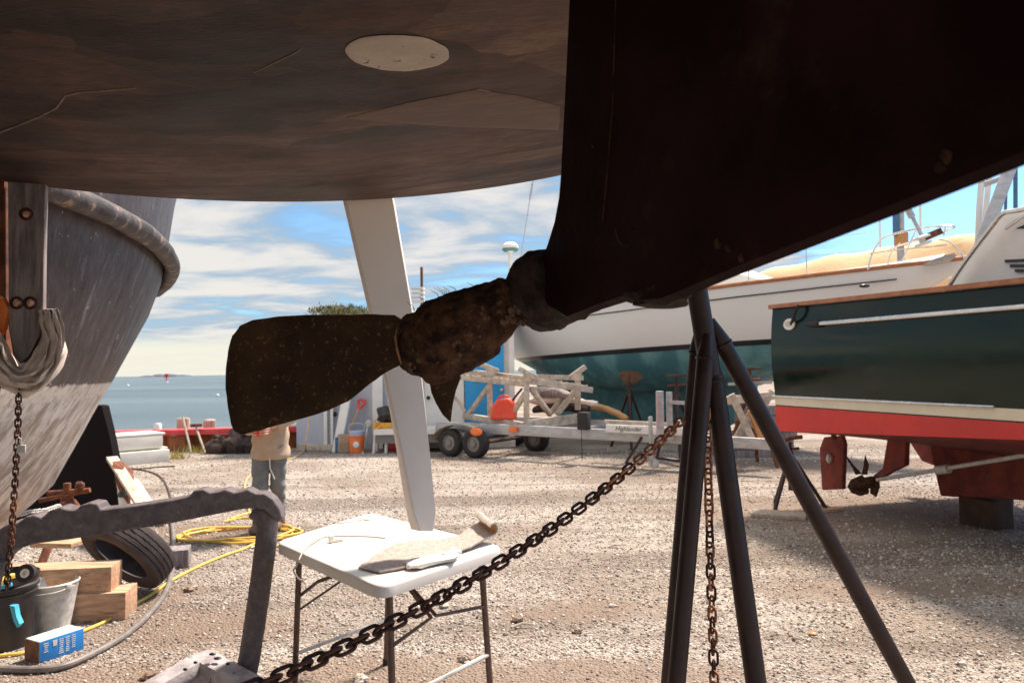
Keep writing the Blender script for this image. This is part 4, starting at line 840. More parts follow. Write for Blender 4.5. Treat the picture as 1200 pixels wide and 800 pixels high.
# buoys
def buoy(px, py, m, r_, label, D):
    p = P(px, py, D); p.z = -1.5 + r_ * .4; g = MB(); g.ball(p, r_, 14, 10); tag(g.build('buoy', m), label, 'buoy', 'mooring buoys')
buoy(150, 451.5, M['white'], .38, 'white mooring buoy furthest left on the water', (3.0) / ((441 + 0 - 0) and 1) * 867 / 11.5)
buoy(255, 464, M['white'], .24, 'white mooring buoy nearest the shore, right of the others', 3.0 * 867 / 25)
buoy(196, 449, M['white'], .42, 'white mooring buoy directly below the red marker', 3.0 * 867 / 8.6)
mk = P(195, 445, 480); mk.z = -1.5; t = thing('channel_marker', mk, 'red channel marker on the horizon in front of the far island', 'marker')
b = MB(); b.tube([mk, mk + Vector((0, 0, 2.2))], 0.4, 8); b.build('post', M['red'], t); b = MB(); b.prism([mk + Vector((-1.6, 0, 2.0)), mk + Vector((1.6, 0, 2.0)), mk + Vector((1.2, 0, 4.2)), mk + Vector((-1.2, 0, 4.2))], (0, .3, 0)); b.build('daymark', M['red'], t)

# ------------------------------------------------------------------ person
def skin_body(name, verts, edges, radii, m, parent, root=0, sub=2, fold=0.0):
    org = origin(parent) if parent else Vector((0, 0, 0)); me = bpy.data.meshes.new(name)
    me.from_pydata([tuple(Vector(v) - org) for v in verts], edges, []); o = bpy.data.objects.new(name, me); S.collection.objects.link(o)
    if parent: o.parent = parent
    md = o.modifiers.new('skin', 'SKIN'); md.use_smooth_shade = True
    for i, r_ in enumerate(radii):
        sv_ = me.skin_vertices[0].data[i]; sv_.radius = r_ if isinstance(r_, tuple) else (r_, r_); sv_.use_root = (i == root)
    s_ = o.modifiers.new('sub', 'SUBSURF'); s_.levels = sub; s_.render_levels = sub
    dg = bpy.context.evaluated_depsgraph_get(); ev = o.evaluated_get(dg); nm = bpy.data.meshes.new_from_object(ev); o.modifiers.clear(); o.data = nm
    nm.materials.clear(); nm.materials.append(m); nm.shade_smooth()
    if fold:
        for v in nm.vertices: p = Vector(v.co); n_ = noise.noise(Vector((p.x * 5, p.y * 5, p.z * 14))) + .6 * noise.noise(Vector((p.x * 11 + p.z * 9, p.y * 11, p.z * 20))); v.co = p + v.normal * n_ * fold
    return o
pc = G(318, 622); px_, py_ = pc.x, 7.12
def pb_(dx, dy, z): return Vector((px_ + dx, py_ + dy, z))
per = thing('person', (px_, py_, 0), 'person in tan sweatshirt and grey sweatpants holding a red mug behind the propeller blade', 'person')
J = [pb_(0, 0, .88), pb_(0.01, .0, 1.10), pb_(.01, 0, 1.36), pb_(.01, -.02, 1.45), pb_(.01, -.05, 1.56), pb_(.01, -.06, 1.66),
     pb_(-.17, 0, 1.37), pb_(-.25, -.02, 1.12), pb_(-.04, -.26, .99), pb_(.19, 0, 1.37), pb_(.26, -.03, 1.12), pb_(.08, -.26, 1.01),
     pb_(-.08, 0, .82), pb_(-.07, -.09, .46), pb_(-.11, -.02, .08), pb_(.08, .02, .82), pb_(.075, -.02, .46), pb_(.05, .10, .08)]
E_ = [(0, 1), (1, 2), (2, 3), (3, 4), (4, 5), (2, 6), (6, 7), (7, 8), (2, 9), (9, 10), (10, 11), (0, 12), (12, 13), (13, 14), (0, 15), (15, 16), (16, 17)]
Rr = [(.13, .10), (.13, .09), (.13, .09), .055, .085, .075, .055, .042, .030, .055, .042, .030, .085, .058, .042, .085, .058, .042]
skin_body('body', J, E_, Rr, M['skin'], per)
Jt = [pb_(0.0, 0, .68), pb_(0, 0, .90), pb_(.01, 0, 1.12), pb_(.01, 0, 1.36), pb_(-.17, 0, 1.38), pb_(-.29, -.02, 1.04), pb_(-.09, -.25, .975), pb_(.19, 0, 1.38), pb_(.265, -.03, 1.11), pb_(.12, -.23, 1.01)]
sw_ = skin_body('sweatshirt', Jt, [(0, 1), (1, 2), (2, 3), (3, 4), (4, 5), (5, 6), (3, 7), (7, 8), (8, 9)], [(.195, .15), (.205, .16), (.20, .15), (.18, .12), .085, .072, .05, .085, .072, .05], M['sweat'], per, root=1, sub=3, fold=.016)
b = MB(); b.tube([pb_(.04, -.145, .71), pb_(.05, -.16, .62), pb_(.09, -.155, .52)], 0.006, 6); b.build('drawstring', M['white_card'], per)
Jp = [pb_(0, 0, .86), pb_(-.08, 0, .76), pb_(-.07, -.09, .46), pb_(-.11, -.02, .13), pb_(.08, .01, .76), pb_(.075, -.02, .46), pb_(.05, .10, .13)]
skin_body('sweatpants', Jp, [(0, 1), (1, 2), (2, 3), (0, 4), (4, 5), (5, 6)], [(.135, .095), .10, .082, .066, .095, .076, .062], M['sweatpants'], per, sub=3, fold=.016)
for (fx, fy) in ((-.11, -.02), (.05, .10)):
    b = MB(); b.ball(pb_(fx, fy - .07, .045), (.052, .14, .045), 14, 8); b.tube([pb_(fx, fy, .03), pb_(fx, fy, .17)], [.058, .052], 12); b.build('boot', M['boot'], per, smooth=60)
b = MB(); b.ball(pb_(.01, -.035, 1.645), (.092, .105, .095), 16, 10, .15); b.build('hair', M['hair'], per)
# fingers closed round the mug
mgc = pb_(.0, -.30, 1.0)
for sx, bx in ((-1, -.04), (1, .06)):
    b = MB()
    for k in range(4):
        z_ = .955 + .022 * k; b.tube(smooth_path([pb_(bx + sx * .01, -.27, z_), pb_(bx * .6 + sx * .022, -.335, z_), pb_(bx * .2 + sx * .004, -.352 - .002 * k, z_ - .003)], 3), [.011, .0105, .010, .0095, .0095, .009, .008], 7)
    b.tube([pb_(bx, -.26, 1.01), pb_(bx * .5, -.30, 1.045), pb_(0, -.325, 1.05)], [.013, .012, .010], 7); b.ball(pb_(bx + sx * .005, -.262, .99), (.026, .03, .042), 10, 8); b.build('hand', M['skin'], per, smooth=60)
mg = thing('mug', mgc - Vector((0, 0, .07)), 'red mug held in both hands of the person in the tan sweatshirt', 'mug')
b = MB(); b.lathe([(.034, -.07), (.037, -.065), (.04, .04), (.037, .042), (.033, -.05), (0, -.05)], mgc, n=20); b.build('cup', M['red'], mg)
b = MB(); b.tube(smooth_path([mgc + Vector((-.02, -.035, .02)), mgc + Vector((-.035, -.07, .01)), mgc + Vector((-.035, -.07, -.03)), mgc + Vector((-.02, -.035, -.045))], 4), .006, 6); b.build('handle', M['red'], mg)

# ------------------------------------------------------------------ shed
SY = 14.55
sh = thing('shed', (-1.2, SY, 0), 'grey panelled shed with a bright blue door behind the trailer', 'shed')
xl, xr, top = -4.25, 0.05, 2.45
b = MB(); prf = []; x_ = xl; k = 0
while x_ < -1.75:
    prf.append(Vector((x_, SY + (0.05 if k % 4 in (1, 2) else 0), 0))); x_ += [0.30, 0.04, 0.10, 0.04][k % 4]; k += 1
prf.append(Vector((-1.75, SY, 0))); rows = [prf, [p + Vector((0, 0, top)) for p in prf]]; b.loft(rows); b.box((-3.0, SY + 1.2, top / 2), (2.5, 2.2, top)); b.build('panel_wall', M['shed_grey'], sh)
b = MB(); b.box((-0.86, SY + 1.18, top / 2), (1.80, 2.3, top)); b.build('white_wall', M['white'], sh)
b = MB(); b.box((-2.1, SY + 1.2, top + .07), (4.5, 2.8, .12)); b.build('roof', M['shed_grey'], sh)
def fx(px, Y=SY): return P(px, 470, Y).x
b = MB()
for a_, c_ in ((380, 384), (388, 391), (437, 449), (597, 603), (534, 544)): b = MB(); b.box(((fx(a_) + fx(c_)) / 2, SY - .03, top / 2), (fx(c_) - fx(a_), .07, top - .02)); b.build('trim_post', M['white'], sh)
dr = MB(); dr.box(((fx(545) + fx(591)) / 2, SY - .02, 1.25), (fx(591) - fx(545), .05, 2.1), 0, .01); dr_ = dr.build('door', M['shed_blue'], sh)
b = MB(); b.ball((fx(588), SY - .08, 1.12), .035, 10, 8); b.build('handle', M['steel'], dr_)
b = MB(); b.ball((fx(392), SY - .01, P(392, 485, SY).z), (.05, .03, .05), 10, 8); b.ball((fx(502), SY - .01, P(502, 466, SY).z), (.04, .03, .04), 10, 8); b.build('vent_hole', M['dark'], sh)
rp = thing('ramp', (fx(515, 14), 13.9, 0), 'grey loading ramp edge projecting from the white shed wall', 'ramp')
b = MB(); b.box(((fx(440, 13.9) + fx(536, 13.9)) / 2, 14.1, .40), (fx(536, 13.9) - fx(440, 13.9), .85, .10)); b.build('deck', M['white'], rp)
b = MB(); b.box(((fx(440, 13.9) + fx(535, 13.9)) / 2, 14.12, .27), (fx(535, 13.9) - fx(440, 13.9) - .04, .78, .15)); b.build('skirt', mat('ramp_grey', (.22, .2, .2), None, 5, .8), rp)
b = MB()
for px in (480, 530): b = MB(); b.box((fx(px, 13.9), 14.1, .10), (.12, .6, .2)); b.build('support', M['pile_wood'], rp)
lumber('timber_sleeper', G(348, 528), G(404, 528), .12, .2, 'pale timber lying along the foot of the grey shed wall', M['grey_wood'], 0, None)
def lean(name, a, b_, w, h, m, label, cat, group=None):
    g = MB(); g.beam(a, b_, w, h, bev=.004); return tag(g.build(name, m), label, cat, group)
def fp(px, py, Y=SY - .12): return P(px, py, Y)
a_ = G(398, 528); lean('white_board', Vector((a_.x, SY - .45, 0.0)), fp(411, 440, SY - .06), .20, .04, M['white'], 'white board leaning against the grey shed wall', 'board')
# shovel
t = thing('shovel', Vector((fx(402, 14.1), 14.1, 0)), 'shovel with red handle grip leaning on the grey shed wall', 'shovel')
p0, p1 = fp(404, 518, 14.15), fp(421, 478, 14.42); b = MB(); b.tube([p0, p1], .022, 8); b.build('shaft', M['wood'], t)
b = MB(); d_ = (p1 - p0).normalized(); e = d_.cross(Vector((0, 1, 0))).normalized(); q = [p1, p1 + d_ * .16 + e * .09, p1 + d_ * .20, p1 + d_ * .16 - e * .09]
b.tube([p1 - d_ * .02, p1 + d_ * .13 + e * .07, p1 + d_ * .17 + e * .06, p1 + d_ * .17 - e * .06, p1 + d_ * .13 - e * .07, p1 - d_ * .02], .026, 8); b.build('grip', M['red'], t)
b = MB(); q = [p0 + e * .09, p0 - e * .09, p0 - e * .09 - d_ * .18, p0 - d_ * .25, p0 + e * .09 - d_ * .18]; b.pillow(q, (0, 1, 0), .04); b.build('blade', M['rust'], t)
# orange bucket
c_ = G(418, 530); t = thing('orange_bucket', (c_.x, c_.y, 0), 'orange bucket with a pale blue grey bucket nested in it, by the shed', 'bucket')
b = MB(); b.lathe([(.13, 0), (.15, .30), (.16, .31), (.15, .32), (.12, .03), (0, .03)], c_, n=24); b.build('body', M['orange'], t)
b = MB(); b.lathe([(.135, .32), (.15, .40), (.145, .41), (.12, .34)], c_, n=24); b.tube(smooth_path([c_ + Vector((-.15, 0, .38)), c_ + Vector((-.12, 0, .53)), c_ + Vector((.12, 0, .53)), c_ + Vector((.15, 0, .38))], 5), .008, 6); b.build('inner_bucket', mat('pale_blue', (.45, .5, .62), None, 4, .5), t)
b = MB(); b.ball(c_ + Vector((.02, -.147, .16)), (.06, .012, .06), 12, 8); b.build('round_mark', M['white'], t)
c_ = G(404, 530); t = thing('paper_sack', (c_.x, c_.y, 0), 'brown paper sack standing left of the orange bucket', 'sack')
b = MB(); b.box(c_ + Vector((0, 0, .17)), (.26, .16, .34), .2, .04); b.noisy(.02, 6, 2); b.build('bag', mat('kraft', (.35, .24, .16), (.48, .35, .25), 8, .9), t)
b = MB(); b.box(c_ + Vector((-.15, -.02, .15)), (.05, .14, .28), .2, .01); b.build('blue_flap', M['mast_blue'], t)
g = MB(); g.tube(gpath([(425, 531), (432, 530)], 0.02)[:1] + smooth_path([G(425, 530), fp(430, 505, 14.2), fp(432, 495, 14.3)], 5), .02, 8); g.ball(fp(432, 497, 14.28), (.07, .03, .09), 10, 8); tag(g.build('hand_spade', M['galv']), 'small pale spade standing between the orange bucket and the stool', 'spade')
# stool with bag, strap, cone
c_ = G(452, 531); sx_ = .52; t = thing('stool', (c_.x, c_.y + .2, 0), 'white plastic step stool piled with yellow straps by the shed', 'stool')
b = MB(); b.box((c_.x, c_.y + .2, .42), (.46, .36, .04), 0, .012); b.build('seat', M['white'], t)
for ix in (-1, 0, 1):
    for iy in (-1, 1):
        if ix == 0 and iy == 1: continue
        b = MB(); b.tube([(c_.x + ix * .19, c_.y + .2 + iy * .14, .41), (c_.x + ix * .23, c_.y + .2 + iy * .17, 0)], .028, 8); b.build('leg', M['white'], t)
b = MB(); b.box((c_.x + .01, c_.y + .05, .20), (.40, .03, .04), 0, .005); b.build('stretcher', M['white'], t)
g = MB()
for k in range(5): g.tube(smooth_path([(c_.x + .20 * math.cos(a_ * .9 + k), c_.y + .2 + .14 * math.sin(a_ + k), .46 + .02 * k) for a_ in range(8)], 4), .022, 6)
g.tube(smooth_path([(c_.x - .1, c_.y + .03, .5), (c_.x - .2, c_.y, .44), (c_.x - .19, c_.y + .0, .62)], 4), .022, 6); tag(g.build('strap', mat('amber_strap', (.75, .33, .03), (.85, .45, .06), 20, .7), smooth=60), 'amber strap bundled on top of the white stool', 'strap')
g = MB(); g.ball((c_.x + .02, c_.y + .22, .70), (.2, .15, .15), 18, 12, .5); g.noisy(.02, 7, 2); tag(g.build('duffel_bag', M['black_plastic']), 'small black bag sitting on the stool by the shed', 'bag')
cc = Vector((c_.x + .12, SY - .22, 0)); t = thing('traffic_cone', cc, 'red traffic cone with a white band behind the stool', 'cone')
b = MB(); b.lathe([(.21, .0), (.21, .03), (.16, .04), (.035, 1.02), (0, 1.03)], cc + Vector((0, 0, 0)), n=24); b.build('cone', M['red'], t)
b = MB(); b.lathe([(.088, .68), (.070, .80)], cc, n=24); b.build('band', M['white'], t)
g = MB(); g.box((c_.x + .16, c_.y + .3, .22), (.2, .2, .28), 0, .02); tag(g.build('red_box', M['red']), 'red box tucked under the white stool', 'box')

# things standing beyond the shed
tp = P(396, 357, 38); t = thing('pine_tree', (tp.x, 38, 0), 'flat topped pine tree showing above the propeller blade', 'tree')
b = MB(); b.tube(smooth_path([(tp.x + .4, 38, 0), (tp.x + .2, 38, 2), (tp.x, 38, 4.8)], 5), [lerp(.22, .06, i / 10) for i in range(11)], 9)
for k in range(9): a_ = k * .7; b.tube([(tp.x + .1, 38, 3 + k * .2), (tp.x + math.cos(a_) * 1.3, 38 + math.sin(a_) * 1.0, 3.9 + k * .12)], [.05, .015], 6)
b.build('trunk', M['bark'], t)
b = MB()
for k in range(5200):
    lay = random.choice([(0, 4.85, 1.5, .14), (.5, 4.6, 1.3, .2), (-.3, 4.3, 1.5, .3), (.2, 3.9, 1.5, .3), (0, 3.4, 1.3, .4)]); r_ = math.sqrt(random.random()) * lay[2]; a_ = random.uniform(0, 6.28)
    p = Vector((tp.x + lay[0] + r_ * math.cos(a_), 38 + r_ * math.sin(a_), lay[1] + random.gauss(0, lay[3]) * .5 - r_ * .10 + .18 * noise.noise(Vector((a_ * 2, r_ * 2, lay[1])))))
    d_ = Vector((random.gauss(0, 1), random.gauss(0, 1), random.gauss(.5, .6))).normalized(); w_ = d_.orthogonal().normalized() * .028; l_ = random.uniform(.10, .22)
    b.add([p - w_, p + w_, p + d_ * l_], [(0, 1, 2)])
b.build('crown', M['leaf'], t, smooth=0)
vp = P(490, 350, 24); t = thing('vent_tower', (vp.x, 24, 0), 'white louvred tower standing beyond the shed, left of the hub', 'tower')
b = MB(); b.box((vp.x, 24, vp.z / 2 - .3), (.30, .3, vp.z - .3)); b.build('shaft', M['white'], t)
b = MB()
for k in range(4): b.box((vp.x, 24, P(490, 338 + k * 5, 24).z), (.40, .4, .06))
b.build('louvre', M['white'], t)
mp_ = P(494, 313, 26); g = MB(); g.tube([(mp_.x, 26, 0), (mp_.x, 26, mp_.z)], .05, 8); tag(g.build('pole', M['rust']), 'thin brown pole rising beside the white tower', 'pole')

# ------------------------------------------------------------------ white sailboat behind
sbA = Vector((-0.25, 19.2, 0)); sbB = Vector((7.15, 11.5, 0)); LL = (sbB - sbA).length; u_ = (sbB - sbA).normalized(); v_ = Vector((u_.y, -u_.x, 0)) * -1  # v_ : far side
sb = thing('sailboat', ((sbA + sbB) / 2), 'long white sailboat with teal bottom standing behind the trailer', 'boat')
def sbp(u, v, z): return sbA + u_ * (u * LL) + v_ * v + Vector((0, 0, z))
def sheer(u): return 2.72 + .40 * u * u
def zbot(u): return interp(u, [0, .10, .25, .45, .65, .78, .86, .92, .97, 1.0], [2.25, 1.72, 1.12, .98, 1.12, 1.60, 2.10, 2.58, 2.86, 3.05])
def halfb(u): return interp(u, [0, .08, .2, .4, .55, .7, .82, .92, .98, 1.0], [.85, 1.12, 1.42, 1.65, 1.62, 1.36, .95, .48, .13, .03])
rows = []
for k in range(61):
    u = k / 60; B_ = halfb(u); zs, zb = sheer(u), zbot(u); ring = []
    for j in range(33):
        a_ = math.pi * j / 32; sx_ = math.cos(a_); sz_ = math.sin(a_)
        wid = B_ * math.copysign(abs(sx_) ** .55, sx_); ring.append(sbp(u, wid, zs - (zs - zb) * sz_ ** 1.25))
    rows.append(ring)
g = MB(); g.loft(rows, closed_u=True, capa=True, capb=True)
hm = bpy.data.materials.new('white_and_teal_hull'); hm.use_nodes = True; nt, bs = nodes(hm); (X_, Y_, Z_), OC = objxyz(nt)
# distance along the boat from object coordinates
al = math_node(nt, 'ADD', math_node(nt, 'MULTIPLY', X_, u_.x), math_node(nt, 'MULTIPLY', Y_, u_.y))
wl = math_node(nt, 'SUBTRACT', Z_, math_node(nt, 'ADD', math_node(nt, 'MULTIPLY', al, .030), 1.80))
nz = N(nt, 'ShaderNodeTexNoise', Scale=1.2, Detail=6.0); mpn = N(nt, 'ShaderNodeMapping'); mpn.inputs['Scale'].default_value = (2.2, 2.2, .3); L(nt, OC, mpn.inputs[0]); L(nt, mpn.outputs[0], nz.inputs['Vector'])
teal = mixc(nt, maprange(nt, nz.outputs[0], .4, .65), (.045, .15, .175), (.12, .28, .295))
ct_ = mixc(nt, maprange(nt, wl, -.003, .003, smooth=False), teal, (.012, .012, .014))
ct_ = mixc(nt, maprange(nt, wl, .092, .098, smooth=False), ct_, (.70, .69, .67))
L(nt, ct_, bs.inputs['Base Color']); L(nt, maprange(nt, wl, -.003, .003, .7, .28), bs.inputs['Roughness'])
g.build('hull', hm, sb, smooth=60)
g = MB(); kr = []
for k in range(25):
    q = k / 24; u = lerp(.12, .66, q); tw = .16 * math.sin(math.pi * min(1, q * 1.1 + .05)) + .05; zt_, zk = zbot(u) + .1, interp(u, [.12, .2, .6, .66], [1.1, .25, .28, .75])
    kr.append([sbp(u, tw * 1.6, zt_), sbp(u, tw, lerp(zt_, zk, .5)), sbp(u, tw * .8, zk), sbp(u, -tw * .8, zk), sbp(u, -tw, lerp(zt_, zk, .5)), sbp(u, -tw * 1.6, zt_)])
g.loft(kr, closed_u=True, capa=True, capb=True); M['teal'] = mat('teal_antifouling', (.045, .15, .175), (.11, .26, .28), 2, .7); g.build('keel', M['teal'], sb)
b = MB()
for sgn in (-1, 1): b.tube([sbp(k / 60, sgn * (halfb(k / 60) + .005), sheer(k / 60) + .02) for k in range(61)], .035, 8)
b.build('toe_rail', M['teak'], sb)
b = MB()
b.tube([sbp(k / 60, -(halfb(k / 60) * .995 + .004), sheer(k / 60) - .2) for k in range(2, 56)], .012, 6); b.build('cove_stripe', M['dark'], sb)
g = MB(); cr = []
for k in range(31):
    u = lerp(.03, .97, k / 30); cr.append([sbp(u, w_ * halfb(u) * .98, sheer(u) + .03 + (1 - w_ * w_) * .12) for w_ in (-1, -.6, 0, .6, 1)])
g.loft(cr); g.build('deck', M['cream'], sb)
g = MB(); g.loft([[sbp(u, w_ * .8 * f_, sheer(u) + .05 + h_ * f2) for (w_, h_) in ((-1, 0), (-.9, .32), (0, .42), (.9, .32), (1, 0))] for u, f_, f2 in ((.28, 1, 1), (.5, 1, 1), (.66, .8, .9), (.72, .6, .1))], capa=True, capb=True); g.build('cabin_top', M['white'], sb)
for k in range(9):
    u = .12 + k * .085; b = MB(); p = sbp(u, -halfb(u) * .96, sheer(u) + .02); b.tube([p, p + Vector((0, 0, .62))], .012, 6); b.build('stanchion', M['steel'], sb)
b = MB()
for h_ in (.33, .61): b.tube([sbp(.12 + k * .085, -halfb(.12 + k * .085) * .96, sheer(.12 + k * .085) + .02 + h_) for k in range(9)] + [sbp(.88, -halfb(.88), sheer(.88) + h_)], .005, 5)
b.build('lifeline', M['steel'], sb)
def R3(px, py, u): # point near the bow whose picture position is px,py at the boat's own depth
    d_ = sbp(u, 0, 0).y; return P(px, py, d_)
pp = thing  # (alias unused)
b = MB()
dB = 11.9
def Q(px, py, d=dB): return P(px, py, d)
b.tube(smooth_path([Q(1017, 316), Q(1022, 298), Q(1032, 281), Q(1045, 275), Q(1070, 269, 11.7), Q(1100, 265, 11.4), Q(1118, 265, 11.3), Q(1112, 270, 11.5), Q(1085, 279, 12), Q(1050, 289, 12.6), Q(1030, 300, 13)], 6), .016, 8)
b.tube(smooth_path([Q(1019, 297), Q(1050, 293), Q(1110, 287, 11.4)], 4), .011, 6); b.tube(smooth_path([Q(1040, 312), Q(1045, 295), Q(1055, 285)], 4), .012, 6)
b.tube([Q(1055, 311), Q(1073, 270)], .012, 6); b.tube(smooth_path([Q(1100, 281, 11.5), Q(1112, 283, 11.4), Q(1125, 295, 11.3), Q(1131, 306, 11.3)], 4), .011, 6); b.tube([Q(1108, 266, 11.4), Q(1106, 276, 11.4)], .012, 6)
b.build('bow_rail', M['steel'], sb)
b = MB(); b.tube([Q(1062, 240, 11.6), Q(1084, 284, 11.5)], .030, 10); b.tube([Q(1062, 241, 11.6), Q(1069, 255, 11.6)], .055, 10); b.build('forestay', M['alu'], sb)
b = MB(); b.lathe([(.04, 0), (.13, .02), (.13, .05), (.05, .06), (.05, .11), (.13, .12), (.13, .15), (.05, .17)], Q(1083, 288, 11.5), axis=(-.3, 0, 1), n=20); b.build('furling_drum', M['white'], sb)
b = MB(); b.beam(Q(1083, 279, 11.5), Q(1104, 270, 11.4), .05, .10, bev=.01); b.build('rail_label', M['rust'], sb)
b = MB(); b.prism([Q(1083, 309, 11.5), Q(1095, 303, 11.4), Q(1118, 296, 11.3), Q(1121, 300, 11.3), Q(1114, 305, 11.3), Q(1090, 310, 11.5)], (.15, .35, 0)); b.build('anchor_platform', M['alu'], sb)
b = MB(); b.ball(Q(1013, 335, 11.75), (.09, .03, .03), 12, 8); b.build('hull_fitting', M['dark'], sb)
# stern gear: radome post and whip aerial
b = MB(); p = P(598, 290, 18.6); b.tube([Vector((p.x, p.y, 2.6)), p], .055, 10); b.build('radar_post', M['white'], sb)
b = MB(); b.lathe([(.05, -.12), (.20, -.04), (.21, .0), (.20, .05), (.12, .12), (0, .14)], p, n=24); b.build('radome', M['white'], sb)
b = MB(); b.lathe([(.17, -.1), (.21, -.055), (.205, -.03)], p, n=24); b.build('radome_band', M['teal'], sb)
b = MB(); b.tube([P(609, 310, 18.4), P(621, 233, 18.4), P(628, 190, 18.4)], .012, 6); b.tube([P(621, 233, 18.39), P(624, 215, 18.39)], .028, 6); b.build('whip_aerial', M['alu'], sb)
# supports under the sailboat
t = jack_stand((P(738, 470, 14.0).x, 14.0, 0), P(738, 440, 14.0).z, .028, .42, M['stand'], 'dark jack stand with brown pad under the teal hull, above the trailer tongue', group='jack stands under the white sailboat')
b = MB(); p = P(738, 441, 14.0); b.prism([p + Vector((-.22, -.02, .04)), p + Vector((-.1, -.02, .11)), p + Vector((.16, -.02, .09)), p + Vector((.26, -.02, -.02)), p + Vector((.1, -.02, -.12)), p + Vector((-.12, -.02, -.10))], (0, .08, 0)); b.build('pad', mat('brown_pad', (.10, .05, .025), (.16, .08, .04), 8, .9), t)
t = jack_stand((P(793, 470, 12.6).x, 12.6, 0), 1.35, .03, .45, M['stand'], 'dark jack stand under the sailboat just left of the tube stand', group='jack stands under the white sailboat', pad=.25)
t = jack_stand((P(880, 470, 11.3).x, 11.3, 0), 1.45, .03, .45, M['rust'], 'rusty jack stand under the sailboat beside the green boat', group='jack stands under the white sailboat', pad=.25, a0=1.1)
g = thing('trestle', G(890, 535), 'weathered wooden trestle under the sailboat beside the green boat', 'trestle')
dt = 10.9
for i, (x0, y0, x1, y1) in enumerate(((857, 462, 884, 520), (890, 466, 855, 527), (880, 480, 895, 522), (905, 458, 880, 500))):
    b = MB(); b.beam(P(x0, y0, dt + .25 * (i % 2)), P(x1, y1, dt + .25 * (i % 2)), .07, .09); b.build('leg', M['varnish'] if i == 2 else M['grey_wood'], g)
b = MB(); b.beam(P(845, 470, dt + .1), P(915, 462, dt + .3), .1, .12); b.build('cross_beam', M['grey_wood'], g)
b = MB(); b.beam(P(853, 450, 11.6), P(905, 448, 11.4), .04, .04); b.build('rail', M['alu'], g)
for i, (px, w, h, d2, mm, lb) in enumerate(((866, .9, .5, 12.6, 'old_timber', 'dark stack of timber in the shade under the sailboat, left of the trestle'), (893, .8, .85, 12.8, 'old_timber', 'dark stack of timber in the shade under the sailboat, behind the trestle'))):
    c_ = P(px, 500, d2); g = MB()
    for k in range(int(h / .13)): g.box((c_.x + .03 * (k % 3), d2, .065 + k * .135), (w * (1 - .05 * (k % 2)), .7, .125), .06 * ((k * 7) % 3 - 1), .005)
    tag(g.build('timber_stack', M[mm]), lb, 'timber stack')

# ------------------------------------------------------------------ tan covered boat and masts far behind
cvb = thing('covered_boat', (9, 24, 0), 'big boat under a tan canvas cover far behind the white sailboat', 'boat')
ra = [(700, 362, 30), (780, 344, 29), (860, 329, 27), (910, 315, 26), (960, 304, 25), (1010, 295, 24), (1060, 287, 23), (1110, 279, 22), (1150, 273, 21), (1250, 268, 19)]
g = MB(); rows = []
rs = smooth_path([P(*q) for q in ra], 5)
for i, p in enumerate(rs):
    ring = []
    for j in range(17):
        a_ = (j - 8) / 8; zz_ = p.z - 3.0 * abs(a_) ** 1.5 - (.12 * math.cos(i * 1.25) * abs(a_)); ring.append(Vector((p.x + a_ * 2.2 * .5, p.y + a_ * 2.2 * .86, zz_)))
    rows.append(ring)
g.loft(rows, closed_u=True, capa=True, capb=True); g.noisy(.10, .9, 3); g.build('canvas_cover', M['tarp_tan'], cvb, smooth=70)
g = MB(); q0, q1 = P(740, 395, 26.5), P(1260, 326, 17.0); g.loft([[q0, q1], [q0 + Vector((.6, .9, -1.9)), q1 + Vector((.6, .9, -1.9))], [q0 + Vector((2.2, 2.4, -1.9)), q1 + Vector((2.2, 2.4, -1.9))], [q0 + Vector((2.6, 3.2, 0)), q1 + Vector((2.6, 3.2, 0))]], closed_u=False); g.loft([[q0, q1], [q0 + Vector((2.6, 3.2, 0)), q1 + Vector((2.6, 3.2, 0))]]); g.build('hull', M['varnish'], cvb)
b = MB()
for (x0, y0, x1, y1) in ((1062, 338, 1110, 318), (1075, 345, 1098, 310), (1062, 332, 1140, 322), (1098, 310, 1130, 330), (1090, 322, 1092, 345), (1084, 300, 1058, 345)): b.tube([P(x0, y0, 17), P(x1, y1, 17)], .014, 5)
b.build('lashing', M['white'], cvb)
p = P(1055, 282, 19); mt = thing('mast', (p.x, 19, 0), 'blue wrapped mast with an orange collar behind the bow rail', 'mast')
b = MB(); b.tube([Vector((p.x, 19, 0)), Vector((p.x, 19, p.z))], .09, 10); q = P(1053, 215, 19); b.tube([Vector((p.x + .02, 19, p.z)), q + Vector((.05, 0, .8))], .085, 12); b.build('spar', M['alu'], mt)
b = MB(); b.tube([P(1050, 276, 18.9), P(1049, 215, 18.9)], .075, 12); b.build('sail_cover', M['mast_blue'], mt)
b = MB(); b.tube([P(1056, 287, 18.95), P(1056, 273, 18.95)], .17, 14); b.build('collar', M['varnish'], mt)
for (x0, y0, x1, y1, lb) in ((1031, 300, 1030, 225, 'thin mast standing left of the blue wrapped mast'), (1077, 290, 1078, 205, 'thin mast standing right of the blue wrapped mast')):
    a_ = P(x0, y0, 34); c_ = P(x1, y1, 34); g = MB(); g.tube([Vector((a_.x, 34, 0)), Vector((c_.x, 34, c_.z + 2))], .05, 8); tag(g.build('mast', M['white']), lb, 'mast')

# ------------------------------------------------------------------ green motor boat
GS = Vector((2.83, 8.0, 0)); gf = Vector((.262, -.965, 0)).normalized(); gn = Vector((-gf.y, gf.x, 0))
if gn.x < 0: gn = -gn
gb = thing('motor_boat', GS + gf * 2 + gn * 1.3, 'glossy dark green motor boat with teak rail and red bottom on the right', 'boat')
def gp(a, n_, z): return GS + gf * a + gn * n_ + Vector((0, 0, z))
BW = 2.7; Lg = 6.8
